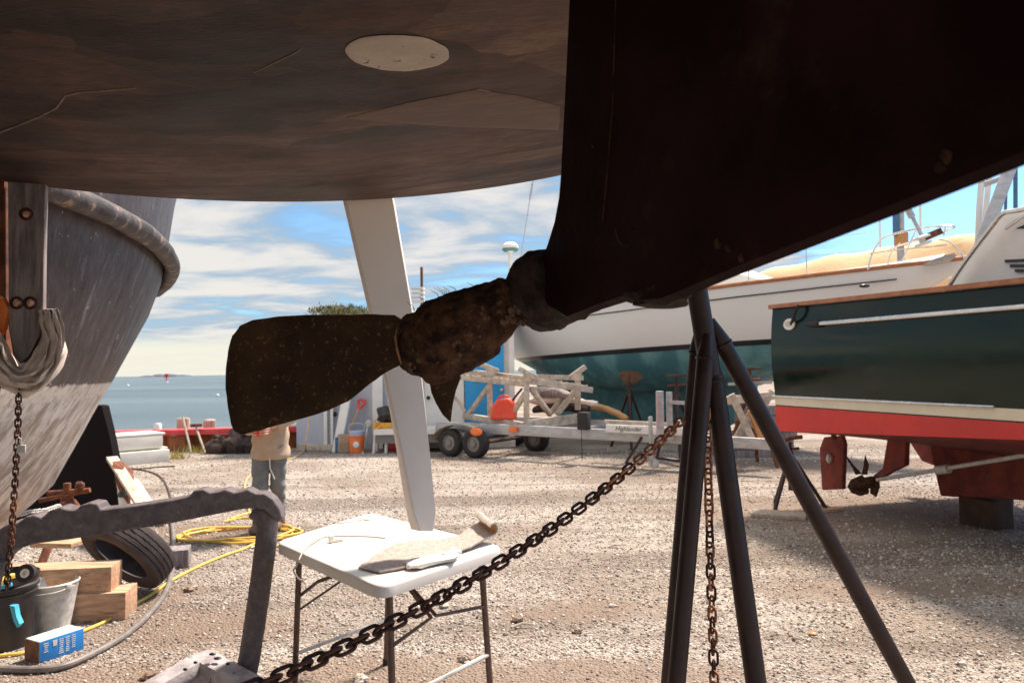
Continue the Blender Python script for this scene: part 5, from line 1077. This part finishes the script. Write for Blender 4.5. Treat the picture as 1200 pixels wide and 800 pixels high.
# bands of the near side, measured from the picture: stern z and forward z at a = 2.9
def zl(z0, z1): return lambda a: z0 + (z1 - z0) * min(a, 3.2) / 2.9
zrail, zst1, zst0, zred, zkeel = zl(2.12, 2.05), zl(1.175, 1.17), zl(1.085, 1.085), zl(.80, .955), zl(.72, .55)
def ta(a): return 0.0 if a < 3.2 else (BW / 2 - .05) * ((a - 3.2) / 3.6) ** 1.7
def gband(name, fa, fb, m, bulge=0.0, nseg=6, out=0.0):
    g = MB(); rows = []
    for k in range(25):
        a = Lg * k / 24; z0, z1 = fb(a), fa(a); ring = []
        for j in range(nseg + 1):
            t_ = j / nseg; o_ = bulge * math.sin(math.pi * t_) + out; ring.append(gp(a, ta(a) - o_, lerp(z0, z1, t_)))
        for j in range(nseg + 1):
            t_ = 1 - j / nseg; o_ = bulge * math.sin(math.pi * t_) + out; ring.append(gp(a, BW - ta(a) + o_, lerp(z0, z1, t_)))
        rows.append(ring)
    g.loft(rows, closed_u=True, capa=True, capb=True); return g.build(name, m, gb, smooth=45)
gband('hull', zrail, lambda a: zst1(a) + .002, M['green_gloss'], .035, 10)
gband('boot_stripe', zst1, zst0, M['cream'], 0, 2, .004)
gband('bottom_side', lambda a: zst0(a) - .012, zred, M['boat_red'], 0, 2)
gband('boot_line', lambda a: zst0(a) - .001, lambda a: zst0(a) - .011, M['dark'], 0, 1, -.002)
g = MB(); rows = []
for k in range(25):
    a = Lg * k / 24; rows.append([gp(a, ta(a), zred(a) - .002), gp(a, BW * .5, zkeel(a)), gp(a, BW - ta(a), zred(a) - .002)])
g.loft(rows, closed_u=True, capa=True, capb=True); g.build('bottom', M['red_worn_shaded'], gb)
b = MB()
for sgn, n_ in ((1, -.02), (-1, BW + .02)): b.loft([[gp(a, n_ + sgn * ta(a) - .035, zrail(a) + .002), gp(a, n_ + sgn * ta(a) - .035, zrail(a) + .04), gp(a, n_ + sgn * ta(a) + .035, zrail(a) + .045), gp(a, n_ + sgn * ta(a) + .035, zrail(a) + .002)] for a in [Lg * k / 12 for k in range(13)]], closed_u=True, capa=True, capb=True)
b.beam(gp(-.0, -.03, zrail(0) + .02), gp(0, BW + .03, zrail(0) + .02), .06, .045); b.build('teak_rail', M['teak'], gb)
b = MB(); b.loft([[gp(a, ta(a) + .03, zrail(a) - .02) for a in (0.05, 3.2, 4, 5, 6, Lg)], [gp(a, BW - ta(a) - .03, zrail(a) - .02) for a in (0.05, 3.2, 4, 5, 6, Lg)]]); b.build('deck', M['white'], gb)
def gz(px, py, n_=0.0): return onplane(px, py, gp(0, n_, 0), gn)
b = MB(); p0, p1 = gz(948, 380, -.045), gz(1215, 358, -.045); b.tube([p0, p1], .021, 12); b.build('rub_strake', M['steel'], gb)
b = MB(); b.tube([gz(947, 380, -.045) - gf * .0, gz(960, 379, -.05)], .030, 12); b.build('strake_end', M['rubber_black'], gb)
b = MB(); p0, p1 = gz(905, 467, -.012), gz(1165, 470.5, -.012); p1.z = 1.178; p0.z = 1.178; b.tube([p0, p1], .011, 8); b.build('spray_strip', M['steel'], gb)
c_ = gz(925, 380, -.035); b = MB(); el = [c_ + gf * (.075 * math.cos(q)) + Vector((0, 0, .045 * math.sin(q))) for q in [2 * math.pi * k / 24 for k in range(24)]]; b.tube(el, .016, 8, closed=True); hw = b.build('hawse_ring', M['white'], gb)
b = MB(); b.pillow([c_ + (p - c_) * .85 for p in el], gn, .012); b.build('hawse_hole', M['galv'], hw)
b = MB(); b.tube(smooth_path([c_ + gf * .03, gz(930, 372, -.07), gz(933, 362, -.07), gz(938, 357, -.03), gz(944, 357, .06), gz(946, 361, .2)], 6), .017, 8); tag(b.build('mooring_rope', M['rubber_black']), 'short black rope looped through the green boat stern fitting', 'rope')
# rudder, propeller, shaft, strut, keel
nR = .55
b = MB(); q = [gz(965, 512, nR), gz(986, 510, nR), gz(989, 520, nR), gz(987, 573, nR), gz(963, 574, nR), gz(960, 526, nR)]; b.prism(q, gn * .05); rr_ = b.build('rudder', M['red_worn_shaded'], gb, bevel=.01)
b = MB(); b.ball(gz(972, 537, nR - .02), (.035, .035, .05), 14, 8); b.build('zinc_disc', M['galv'], rr_)
b = MB(); b.tube([gz(977, 515, nR), gz(977, 500, nR)], .03, 8); b.build('rudder_stock', M['rust'], rr_)
s0, s1 = gz(1000, 569, nR), gz(1215, 531, nR); b = MB(); b.tube([gz(1028, 562, nR), s1], .019, 10); b.tube([gz(1098, 551, nR), gz(1112, 549, nR)], .04, 10); shf = b.build('propeller_shaft', M['galv'], gb)
pr = MB(); sd_ = (s1 - s0).normalized(); pr.tube([s0, gz(1005, 568, nR), gz(1022, 564, nR), gz(1026, 563, nR)], [.035, .06, .055, .03], 16); ph = pr.build('propeller', M['growth'], gb, smooth=60)
for q in ([(1003, 556), (1000, 549), (994, 540), (992, 534), (996, 540), (1003, 548), (1010, 555)], [(1010, 556), (1012, 548), (1013, 540), (1014, 533), (1018, 545), (1016, 556)], [(997, 562), (1010, 556), (1018, 565), (1018, 578), (1008, 581), (998, 577), (993, 570)], [(1020, 558), (1030, 558), (1031, 570), (1027, 582), (1020, 578)]):
    b = MB(); b.pillow([gz(x, y, nR) for x, y in q], gn + gf * .4, .02, 5, .3); b.build('blade', M['growth'], ph)
b = MB(); q = [gz(1040, 512, nR), gz(1061, 512, nR), gz(1060, 545, nR), gz(1045, 552, nR), gz(1032, 560, nR), gz(1024, 564, nR), gz(1022, 558, nR), gz(1034, 548, nR)]; b.prism(q, gn * .06); b.build('shaft_strut', M['red_worn_shaded'], gb, bevel=.008)
nK = BW / 2 - .3
b = MB(); q = [gz(1086, 505, nK), gz(1260, 500, nK), gz(1260, 590, nK), gz(1200, 586, nK), gz(1102, 581, nK), gz(1098, 565, nK)]; b.prism(q, gn * .16); b.build('keel', M['red_worn_shaded'], gb, bevel=.012)
b = MB(); q = [gz(1062, 512, 1.9), gz(1084, 512, 1.9), gz(1095, 522, 1.9), gz(1093, 545, 1.9), gz(1080, 540, 1.9)]; b.prism(q, gn * .08); b.build('rudder', M['red_worn_shaded'], gb, bevel=.01)
# cabin and poles
nC = .32
b = MB(); q = [gz(1104, 350, nC), gz(1113, 335, nC), gz(1150, 284, nC), gz(1166, 258, nC), gz(1190, 244, nC), gz(1270, 215, nC), gz(1270, 350, nC)]; b.prism(q, gn * 2.0); cab = b.build('cabin', M['white'], gb, bevel=.01)
b = MB(); q = [gz(1190, 268, nC - .004), gz(1230, 250, nC - .004), gz(1230, 268, nC - .004)]; b.prism(q, gn * .02); b.build('window', M['glass'], cab)
for k, (x0, y0, x1) in enumerate(((1178, 306, 1230), (1184, 311.5, 1230), (1190, 317, 1230))): b = MB(); b.beam(gz(x0, y0, nC - .006), gz(x1, y0 - 2 + (y0 - 306) * .25, nC - .006), .014, .022); b.build('vent_slot', M['dark'], cab)
b = MB(); b.tube(smooth_path([gz(1107, 343, nC - .10), gz(1130, 308, nC - .1), gz(1165, 262, nC - .1), gz(1176, 250, nC - .1), gz(1190, 247, nC - .1), gz(1230, 240, nC - .1)], 5), .019, 10); b.tube([gz(1178, 268, nC - .05), gz(1200, 253, nC - .05)], .014, 8); b.build('grab_rail', M['steel'], gb)
b = MB(); b.lathe([(.05, 0), (.05, .012), (.03, .02)], gz(1106, 343, nC - .1) + Vector((0, 0, -.01)), n=16); b.build('rail_foot', M['steel'], gb)
dP = 8.4
b = MB(); b.tube([P(1151, 205, dP), P(1148, 240, dP), P(1146, 285, dP), P(1145, 308, dP)], .032, 12); b.tube([P(1160, 200, dP + .3), P(1150, 300, dP + .3)], .03, 12); b.build('arch_pole', M['white'], gb)
b = MB(); b.beam(P(1190, 180, dP - .2), P(1148, 292, dP - .2), .10, .11, bev=.02); b.beam(P(1149, 218, dP), P(1176, 208, dP), .06, .06, bev=.015); b.build('arch_leg', M['alu'], gb)
b = MB(); b.ball(P(1143, 312, dP - .3), (.09, .06, .09), 16, 10); b.lathe([(.09, 0), (.10, .015), (.06, .03)], P(1143, 314, dP - .38), axis=(0, -1, 0), n=20); b.build('pole_socket', M['alu'], gb)
b = MB(); b.tube([P(1190, 250, dP + 1), P(1190, 180, dP + 1)], .025, 8); b.tube([P(1178, 255, dP + 1.2), P(1180, 190, dP + 1.2)], .018, 8); b.build('aerial', M['mast_blue'], gb)
t = jack_stand((G(928, 596).x, G(928, 596).y, 0), .70, .020, .34, M['stand'], 'black jack stand under the stern of the green boat', a0=-.35)
b = MB(); p = P(928, 514, 7.65); b.tube([p + Vector((-.13, -.02, -.03)), p + Vector((0, 0, .01)), p + Vector((.10, -.02, .02))], .022, 8); b.build('pad_arm', M['rust'], t)
g = MB(); a_, c_ = G(882, 603), G(945, 607); g.beam(a_ + Vector((0, 0, .02)), c_ + Vector((0, 0, .02)), .28, .04, bev=.005); tag(g.build('base_board', M['pile_wood']), 'grey board lying flat under the jack stand of the green boat', 'board')
g = MB(); a_, c_ = G(960, 600), G(985, 597); g.beam(a_ + Vector((0, 0, .015)), c_ + Vector((0, 0, .015)), .12, .03, bev=.005); tag(g.build('base_board', M['wood']), 'short brown board at the right foot of the jack stand', 'board')
p = gz(1150, 584, nK); zt = .11 if p.z < .2 else p.z
g = MB(); g.box((p.x + .1, p.y + .1, max(.05, (p.z - .01) / 2)), (.34, .26, max(.1, p.z - .01)), -1.2, .01); tag(g.build('keel_block', M['brown_wood']), 'dark timber block carrying the red keel of the green boat', 'block')
g = MB(); c_ = G(1178, 606); g.box((c_.x, c_.y + .1, .08), (.3, .2, .16), .7, .02); tag(g.build('keel_wedge', M['pile_wood']), 'smaller brown wedge of wood beside the keel block', 'block')

# ------------------------------------------------------------------ trailer
T0 = Vector((-1.05, 13.25, 0)); tu = Vector((.83, -.56, 0)).normalized(); tv = Vector((-tu.y, tu.x, 0))
tr = thing('boat_trailer', T0 + tu * 2, 'pale aluminium boat trailer with two visible axles and a long tongue', 'trailer')
def tp_(u, v, z): return T0 + tu * u + tv * v + Vector((0, 0, z))
b = MB()
b.beam(tp_(-.5, .10, .50), tp_(3.7, .10, .46), .07, .17, bev=.005); b.beam(tp_(-.5, 1.75, .50), tp_(2.6, 1.75, .48), .07, .17, bev=.005); b.beam(tp_(2.6, 1.75, .48), tp_(4.5, .35, .46), .07, .15)
b.beam(tp_(3.7, .10, .46), tp_(5.6, .10, .42), .09, .15, bev=.005)
for u in (-.45, .9, 2.2, 3.2): b.beam(tp_(u, .12, .47), tp_(u, 1.7 if u < 2.7 else 1.2, .47), .07, .08)
b.build('frame', M['alu'], tr)
b = MB(); b.beam(tp_(3.0, .03, .575), tp_(4.6, .03, .56), .05, .12, bev=.004); sg = b.build('tongue_board', M['white'], tr)
b = MB(); b.beam(tp_(2.7, .55, .64), tp_(4.2, .5, .62), .06, .05); b.beam(tp_(4.0, .3, .55), tp_(4.0, .5, .68), .06, .06); b.build('bunk', M['grey_wood'], tr)
cu = bpy.data.curves.new('letters', 'FONT'); cu.body = 'Highlander'; cu.size = .10; cu.shear = .35; cu.extrude = .001; cu.space_character = 1.0
tmp = bpy.data.objects.new('tmp', cu); S.collection.objects.link(tmp); dg = bpy.context.evaluated_depsgraph_get(); tme = bpy.data.meshes.new_from_object(tmp.evaluated_get(dg)); bpy.data.objects.remove(tmp)
tm = Matrix((tu, Vector((0, 0, 1)), -tv)).transposed().to_4x4(); lo_ = bpy.data.objects.new('lettering', tme); S.collection.objects.link(lo_); lo_.parent = sg; tme.materials.append(M['dark']); 
pos = tp_(3.16, .002, .545) - origin(sg); lo_.matrix_local = Matrix.Translation(pos) @ tm
def wheel(u, v, nm='wheel', r_=.245):
    w = MB(); c_ = tp_(u, v, r_); w.lathe([(.13, -.08), (.16, -.095), (.215, -.09), (.24, -.07), (.245, -.03), (.245, .03), (.24, .07), (.215, .09), (.16, .095), (.13, .08)], c_, axis=-tv, n=36, closed=True); wo_ = w.build(nm, M['rubber_black'], tr, smooth=50)
    w = MB(); w.lathe([(.135, .03), (.132, .075), (.12, .075), (.115, .05), (.06, .055), (.05, .085), (0, .09)], c_, axis=-tv, n=24); w.lathe([(.135, .03), (.13, -.05), (.05, -.05), (0, -.05)], c_, axis=-tv, n=24); w.build('rim', M['alu_dark'], wo_)
    for k in range(5):
        a_ = k * 1.257; w = None
wheel(.02, -.12); wheel(.56, -.12); wheel(.02, 1.9); wheel(.56, 1.9)
wheel(.9, 1.3, 'spare_wheel', .22)
b = MB(); arc = [tp_(.29 + .62 * math.cos(q), -.12, .26 + .30 * math.sin(q)) for q in [math.pi * k / 12 for k in range(4, 13)]]
b.loft([[p - tv * .12 for p in arc], [p + tv * .12 for p in arc]]); b.loft([[p - tv * .12 + Vector((0, 0, .01)) for p in arc], [p + tv * .12 + Vector((0, 0, .01)) for p in arc]]); b.build('fender', M['pile_wood'], tr)
b = MB(); b.pillow([tp_(.66 + .13 * math.cos(q), -.24, .46 + .07 * math.sin(q)) for q in [2 * math.pi * k / 14 for k in range(14)]], tv, .05); b.build('orange_flap', M['orange'], tr); b = MB(); b.box(tp_(1.25, .03, .50), (.16, .05, .09), math.atan2(tu.y, tu.x), .01); b.build('orange_lamp', M['orange'], tr)
b = MB()
for u in (.02, .56): b.tube([tp_(u, -.05, .245), tp_(u, 1.85, .245)], .035, 8)
b.beam(tp_(.8, .9, .36), tp_(1.6, .9, .36), .4, .10, bev=.03); b.build('axle', M['net'], tr)
wp = thing  # alias
# winch post, jack
dW = 10.9
b = MB(); b.beam(P(774, 520, dW), P(773, 458, dW), .10, .10, bev=.006); b.beam(P(785, 515, dW + .05), P(784, 459, dW + .05), .06, .08); b.beam(P(784, 471, dW), P(802, 472, dW), .05, .05); b.build('winch_post', M['alu'], tr)
b = MB(); b.beam(P(771.0, 500, dW - .07), P(771, 464, dW - .07), .03, .02); b.build('red_stripe', mat('pink_mark', (.62, .22, .26), (.5, .4, .4), 10, .7), tr)
b = MB(); b.tube([P(762, 488, dW + .1), P(763, 520, dW + .1), P(764, 541, dW + .1)], .032, 10); b.build('tongue_jack', M['alu'], tr)
w = MB(); p = P(766, 543, dW + .1); p.z = max(.075, p.z); w.lathe([(.03, -.03), (.075, -.03), (.08, 0), (.075, .03), (.03, .03)], p, axis=-tv, n=18, closed=True); w.build('jack_wheel', M['galv'], tr)
b = MB(); b.box(tp_(2.62, .0, .68), (.18, .14, .28), math.atan2(tu.y, tu.x), .02); b.tube([tp_(2.6, -.05, .6), tp_(2.6, -.05, .05)], .006, 5); b.build('battery_box', M['rubber_black'], tr)
for (x0, y0, x1, y1, lb) in ((752, 512, 733, 543, 'dark steel leg slanting down to the left under the trailer tongue'), (773, 522, 768, 545, 'dark steel leg behind the tongue jack'), (768, 536, 800, 540, 'thin dark bar lying low beside the tongue jack')):
    a_, c_ = P(x0, y0, 11.3), P(x1, y1, 11.3); c_.z = max(c_.z, .02); g = MB(); g.tube([a_, c_], .022, 8); tag(g.build('steel_bar', M['stand']), lb, 'bar')
# timber cradle on the trailer
tcd = thing('timber_cradle', (tp_(1.2, .6, .58)), 'weathered timber truss cradle lashed on the trailer bed', 'cradle')
Ld, Cd, Rd = 13.7, 12.75, 13.3
bl_ = [((534, 441, Ld), (618, 450, Cd), .10, .10), ((536, 437, Ld + .9), (642, 446, Cd + 1.0), .10, .09), ((544, 487, Ld), (618, 499, Cd), .09, .11), ((617, 440, Cd), (617, 500, Cd), .10, .10), ((574, 432, Ld - .4), (574, 487, Ld - .4), .09, .09),
       ((547, 488, Ld), (573, 452, Ld - .3), .07, .07), ((533, 465, Ld), (545, 482, Ld), .07, .06), ((597, 490, Cd + .4), (616, 460, Cd + .05), .07, .08),
       ((618, 446, Cd - .02), (694, 457, Rd - .2), .08, .10), ((556, 435, Ld + .2), (618, 442, Cd + .1), .08, .05), ((618, 498, Cd - .05), (683, 489, Rd), .05, .17), ((677, 441, Rd), (677, 480, Rd), .10, .10), ((622, 455, Cd), (645, 486, Cd + .5), .07, .08), ((652, 486, Cd + .5), (675, 457, Rd), .07, .10), ((645, 484, Rd + .1), (664, 459, Rd + .2), .07, .08),
       ((620, 441, Cd + .8), (683, 443, Rd + .8), .07, .09), ((618, 455, Cd + .6), (660, 457, Rd + .6), .06, .08), ((557, 432, Ld + 1.1), (560, 480, Ld + 1.1), .09, .09)]
for (p0, p1, w, h) in bl_:
    b = MB(); b.beam(P(*p0), P(*p1), w, h, bev=.005); b.build('timber', M['grey_wood'], tcd)
b = MB()
for k in range(12): p = P(*bl_[0][0]).lerp(P(*bl_[0][1]), .08 + k * .08) + Vector((0, 0, .06)); b.box(p, (.10, .05, .03), .4)
for k in range(9): p = P(*bl_[8][0]).lerp(P(*bl_[8][1]), .08 + k * .1) + Vector((0, 0, .06)); b.box(p, (.10, .05, .03), -.3)
b.build('chock_strip', M['grey_wood'], tcd)
for (x, y, d_, rz) in ((618, 437, Cd, .5), (677, 436, Rd, -.6), (574, 431, Ld - .4, .4)):
    b = MB(); p = P(x, y, d_); b.box(p, (.34, .16, .09), Matrix.Rotation(rz, 3, 'Y'), .015); b.box(p + Vector((0, 0, -.09)), (.16, .14, .12), Matrix.Rotation(rz * .5, 3, 'Y'), .01); b.build('pad_block', M['grey_wood'], tcd)
fc = P(589, 477, 13.1); t = thing('fuel_can', fc - Vector((0, 0, .22)), 'red plastic fuel can standing inside the timber cradle', 'fuel can')
b = MB(); b.prism([P(574, 492, 13.0), P(576, 476, 13.0), P(582, 468, 13.0), P(596, 466, 13.0), P(604, 475, 13.0), P(603, 492, 13.0)], (.05, .22, 0)); b.build('can', M['orange'] if False else mat('fuel_red', (.78, .07, .035), (.85, .11, .06), 5, .45), t, bevel=.035)
b = MB(); b.tube(smooth_path([P(583, 469, 13.1), P(587, 464, 13.1), P(594, 464, 13.1), P(597, 468, 13.1)], 4), .018, 8); b.build('handle', M['red'], t)
b = MB(); b.tube(smooth_path([P(600, 470, 13.1), P(606, 462, 13.1), P(612, 455, 13.1)], 4), .02, 8); b.build('spout', M['rubber_black'], t)
for i, (x0, y0, x1, y1, r_, mm, lb) in enumerate(((622, 470, 700, 474, .07, 'cloth', 'rolled grey tarpaulin lying across the trailer behind the cradle'), (625, 480, 690, 480, .08, 'net', 'dark roll lying under the grey tarpaulin on the trailer'), (628, 462, 668, 464, .09, 'old_timber', 'dark bundle on top of the rolls on the trailer'), (688, 475, 735, 490, .065, 'carpet_back', 'tan canvas bundle hanging over the front of the trailer load'))):
    g = MB(); g.tube(smooth_path([P(x0, y0, 13.9), P((x0 + x1) / 2, (y0 + y1) / 2 - 3, 13.6), P(x1, y1, 13.3)], 6), [r_ * (1 if 0 < k < 12 else .7) for k in range(13)], 12); g.noisy(.03, 5, 3); tag(g.build('tarp_roll', M[mm]), lb, 'roll')

# ------------------------------------------------------------------ folding table
tb0 = thing('folding_table', (-.55, 3.25, 0), 'white plastic folding table with brown tube legs in the foreground', 'table')
fr_, le_, ri_, ba_ = G(446, 688, .74), G(322, 634, .74), G(592, 640, .74), G(434, 600, .74)
def rcorner(pts, r_):
    out = []; n = len(pts)
    for i in range(n):
        p, a_, c_ = pts[i], pts[i - 1], pts[(i + 1) % n]; da = (a_ - p).normalized() * r_; dc = (c_ - p).normalized() * r_
        for k in range(7): t_ = k / 6; out.append((p + da) * (1 - t_) ** 2 + p * 2 * t_ * (1 - t_) + (p + dc) * t_ * t_)
    return out
oc = rcorner([fr_, ri_, ba_, le_], .07); cen_ = sum(oc, Vector()) / len(oc)
g = MB(); rows = []
for ins, z_ in ((.0, -.046), (-.0, -.012), (.004, -.004), (.012, 0.0), (.025, .0)):
    rows.append([p + (cen_ - p).normalized() * ins + Vector((0, 0, z_)) for p in oc])
g.loft(rows, closed_u=True, capa=True, capb=True); g.build('tabletop', M['white_plastic'], tb0, smooth=50)
def tl(u, v, z): # u along left-front edge (0 at left), v towards the back right
    return le_ + (fr_ - le_) * u + (ri_ - fr_) * v + Vector((0, 0, z - .74))
def tleg(u, v, fu, fv, name='leg'):
    b = MB(); b.tube([tl(u, v, .70), tl(fu, fv, 0.0)], .0135, 12); b.build(name, M['table_leg'], tb0); b = MB(); f_ = tl(fu, fv, 0.0); b.tube([f_ + Vector((0, 0, .004)), f_ + Vector((0, 0, .03))], .017, 10); b.build('foot_cap', M['rubber_black'], tb0)
tleg(.93, .12, .985, .10); tleg(.93, .86, .985, .88); tleg(.13, .10, .06, .10); tleg(.13, .86, .06, .88)
b = MB(); b.tube([tl(.965, .11, .30), tl(.965, .87, .30)], .009, 8); b.build('cross_bar', M['galv'], tb0)
b = MB(); b.tube([tl(.09, .10, .24), tl(.09, .87, .24)], .009, 8); b.build('cross_bar', M['galv'], tb0)
b = MB(); b.tube([tl(.95, .86, .50), tl(.90, .50, .52), tl(.55, .45, .69)], .008, 8); b.tube([tl(.955, .12, .50), tl(.90, .46, .52), tl(.55, .45, .69)], .008, 8); b.build('folding_brace', M['table_leg'], tb0)
b = MB(); b.tube([tl(.11, .12, .50), tl(.30, .12, .60), tl(.55, .40, .69)], .008, 8); b.tube([tl(.11, .12, .44), tl(.45, .45, .68)], .005, 8); b.tube([tl(.11, .86, .50), tl(.45, .45, .68)], .008, 8); b.build('folding_brace', M['table_leg'], tb0)
b = MB(); b.beam(tl(.05, .08, .69), tl(.95, .08, .69), .02, .02); b.beam(tl(.05, .90, .69), tl(.95, .90, .69), .02, .02); b.build('apron_rail', M['table_leg'], tb0)
# carpet strip curling at its right end
def tz(px, py, z=.742): return G(px, py, z)
near = [(420, 666), (445, 672), (470, 668), (500, 660), (530, 652), (552, 645), (566, 640), (578, 637)]
farr = [(440, 652), (462, 640), (490, 636), (515, 636), (537, 631), (545, 626), (552, 622), (560, 621)]
hts = [0, .002, .004, .004, .006, .012, .02, .028]
cols = []
for (x0, y0), (x1, y1), h in zip(near, farr, hts):
    a_, c_ = tz(x0, y0), tz(x1, y1); cols.append([a_.lerp(c_, k / 6) + Vector((0, 0, h + .006 * math.sin(k * 1.7 + x0) * .5 + .003)) for k in range(7)])
lastc = cols[-1]; dirx = (tz(592, 634) - tz(560, 644)).normalized()
for a_ in [R(q) for q in range(10, 250, 16)]:
    rr_ = .030; cols.append([p + dirx * (rr_ * 1.15 * math.sin(a_)) + Vector((0, 0, rr_ * (1 - math.cos(a_)))) for p in lastc])
g = MB(); th_ = .006
for nm_, off_, mm in (('carpet_pile', 0.0, 'carpet'),):
    upr = []
    for i, c_ in enumerate(cols):
        tdir = (cols[min(i + 1, len(cols) - 1)][3] - cols[max(i - 1, 0)][3]).normalized(); wd = (c_[-1] - c_[0]).normalized(); nr_ = tdir.cross(wd).normalized()
        if i < len(near) and nr_.z < 0: nr_ = -nr_
        upr.append([p + nr_ * th_ * (1 if True else 1) for p in c_] + [p for p in c_][::-1])
    g.loft(upr, closed_u=True, capa=True, capb=True)
g.noisy(.0015, 60, 2); o = g.build('carpet_strip', M['carpet'], smooth=60); tag(o, 'strip of grey brown carpet curling up at the right end of the table', 'carpet')
b = MB(); ub = []
for i, c_ in enumerate(cols[len(near):]):
    i2 = i + len(near); tdir = (cols[min(i2 + 1, len(cols) - 1)][3] - cols[i2 - 1][3]).normalized(); wd = (c_[-1] - c_[0]).normalized(); nr_ = tdir.cross(wd).normalized()
    ub.append([p + nr_ * (.0075) for p in c_])
b.loft(ub); b2_ = MB(); ub2 = []
b.build('backing', M['carpet_back'], o, smooth=60)
g = MB()
gc = [(478, 660), (487, 655), (500, 652), (515, 650), (530, 648), (538, 650), (533, 655), (520, 657), (505, 660), (490, 664), (480, 664)]
g.pillow([tz(x, y, .757) for x, y in gc], (0, 0, 1), .026, 5, .4)
for k in range(4): a_ = tz(487, 657 + k * 1.6, .76); g.tube(smooth_path([tz(495, 656 + k, .758), tz(484, 657 + k * 1.8, .757), tz(474 + k, 661 + k * 1.1, .752)], 4), [.011] * 8 + [.007], 8)
g.tube([tz(520, 652, .762), tz(532, 646, .765), tz(540, 647, .757)], [.013, .014, .010], 8); g.noisy(.003, 40, 2)
tag(g.build('work_glove', M['glove'], smooth=60), 'pair of white work gloves lying in front of the carpet strip', 'gloves')
g = MB(); g.tube([tz(395, 613, .745), tz(415, 610, .747), tz(424, 609, .747)], .004, 8); g.ball(tz(430, 607.5, .748), (.030, .012, .005), 12, 8, rot=Matrix.Rotation(.5, 3, 'Z')); tag(g.build('spoon_tool', M['galv']), 'small grey spoon shaped tool on the back of the table', 'tool')
g = MB(); g.tube(smooth_path([tz(452, 630, .745), tz(425, 628, .746), tz(398, 628, .747), tz(380, 629, .747), tz(366, 636, .747), tz(356, 645, .747), P(351, 654, 3.02), P(347, 664, 3.02), P(344, 668, 3.02), P(350, 678, 3.03), P(356, 680, 3.03)], 6), .0035, 7)
o = g.build('thin_cord', mat('grey_twine', (.42, .36, .30), None, 9, .8)); tag(o, 'thin grey cord lying on the table and hanging over its left edge', 'cord')
g = MB(); g.box(tz(388, 631, .758), (.022, .022, .03), .5, .003); g.box(tz(395, 632, .748), (.05, .04, .012), .5, .003); tag(g.build('clamp', M['white_card']), 'tiny white clamp standing on the thin cord on the table', 'clamp')
rs_ = random.Random(11)
for k in range(26):
    x_, y_ = rs_.uniform(130, 1180), rs_.uniform(640, 798); c_ = G(x_, y_); sz = rs_.uniform(.016, .034); g = MB(); g.ball(c_ + Vector((0, 0, sz * .35)), (sz, sz * rs_.uniform(.6, .9), sz * .55), 10, 7, .9, rot=Matrix.Rotation(rs_.uniform(0, 6), 3, 'Z'))
    tag(g.build('stone', M['stone_a'] if k % 3 else M['stone_b'], smooth=40), 'loose fist sized stone lying among the small gravel of the yard', 'stone', 'loose larger stones on the gravel')
# scattered leaves / scraps
for (x, y, lb, mm) in ((951, 741, 'small orange leaf lying on the gravel right of the stand', 'orange'), (720, 640, 'pale twig lying on the gravel behind the chain', 'grey_wood'), (612, 733, 'short brown twig on the gravel right of the table', 'grey_wood')):
    c_ = G(x, y, .012); g = MB()
    if mm == 'orange': g.pillow([c_ + Vector((.025 * math.cos(q), .02 * math.sin(q), .004 * math.sin(2 * q))) for q in [k * .785 for k in range(8)]], (0, 0, 1), .004, 3, .5)
    else: g.tube([c_ + Vector((-.06, -.03, .004)), c_ + Vector((0, .005, .012)), c_ + Vector((.06, .0, .008))], [.006, .008, .004], 6)
    tag(g.build('leaf' if mm == 'orange' else 'twig', M[mm]), lb, 'leaf' if mm == 'orange' else 'twig')
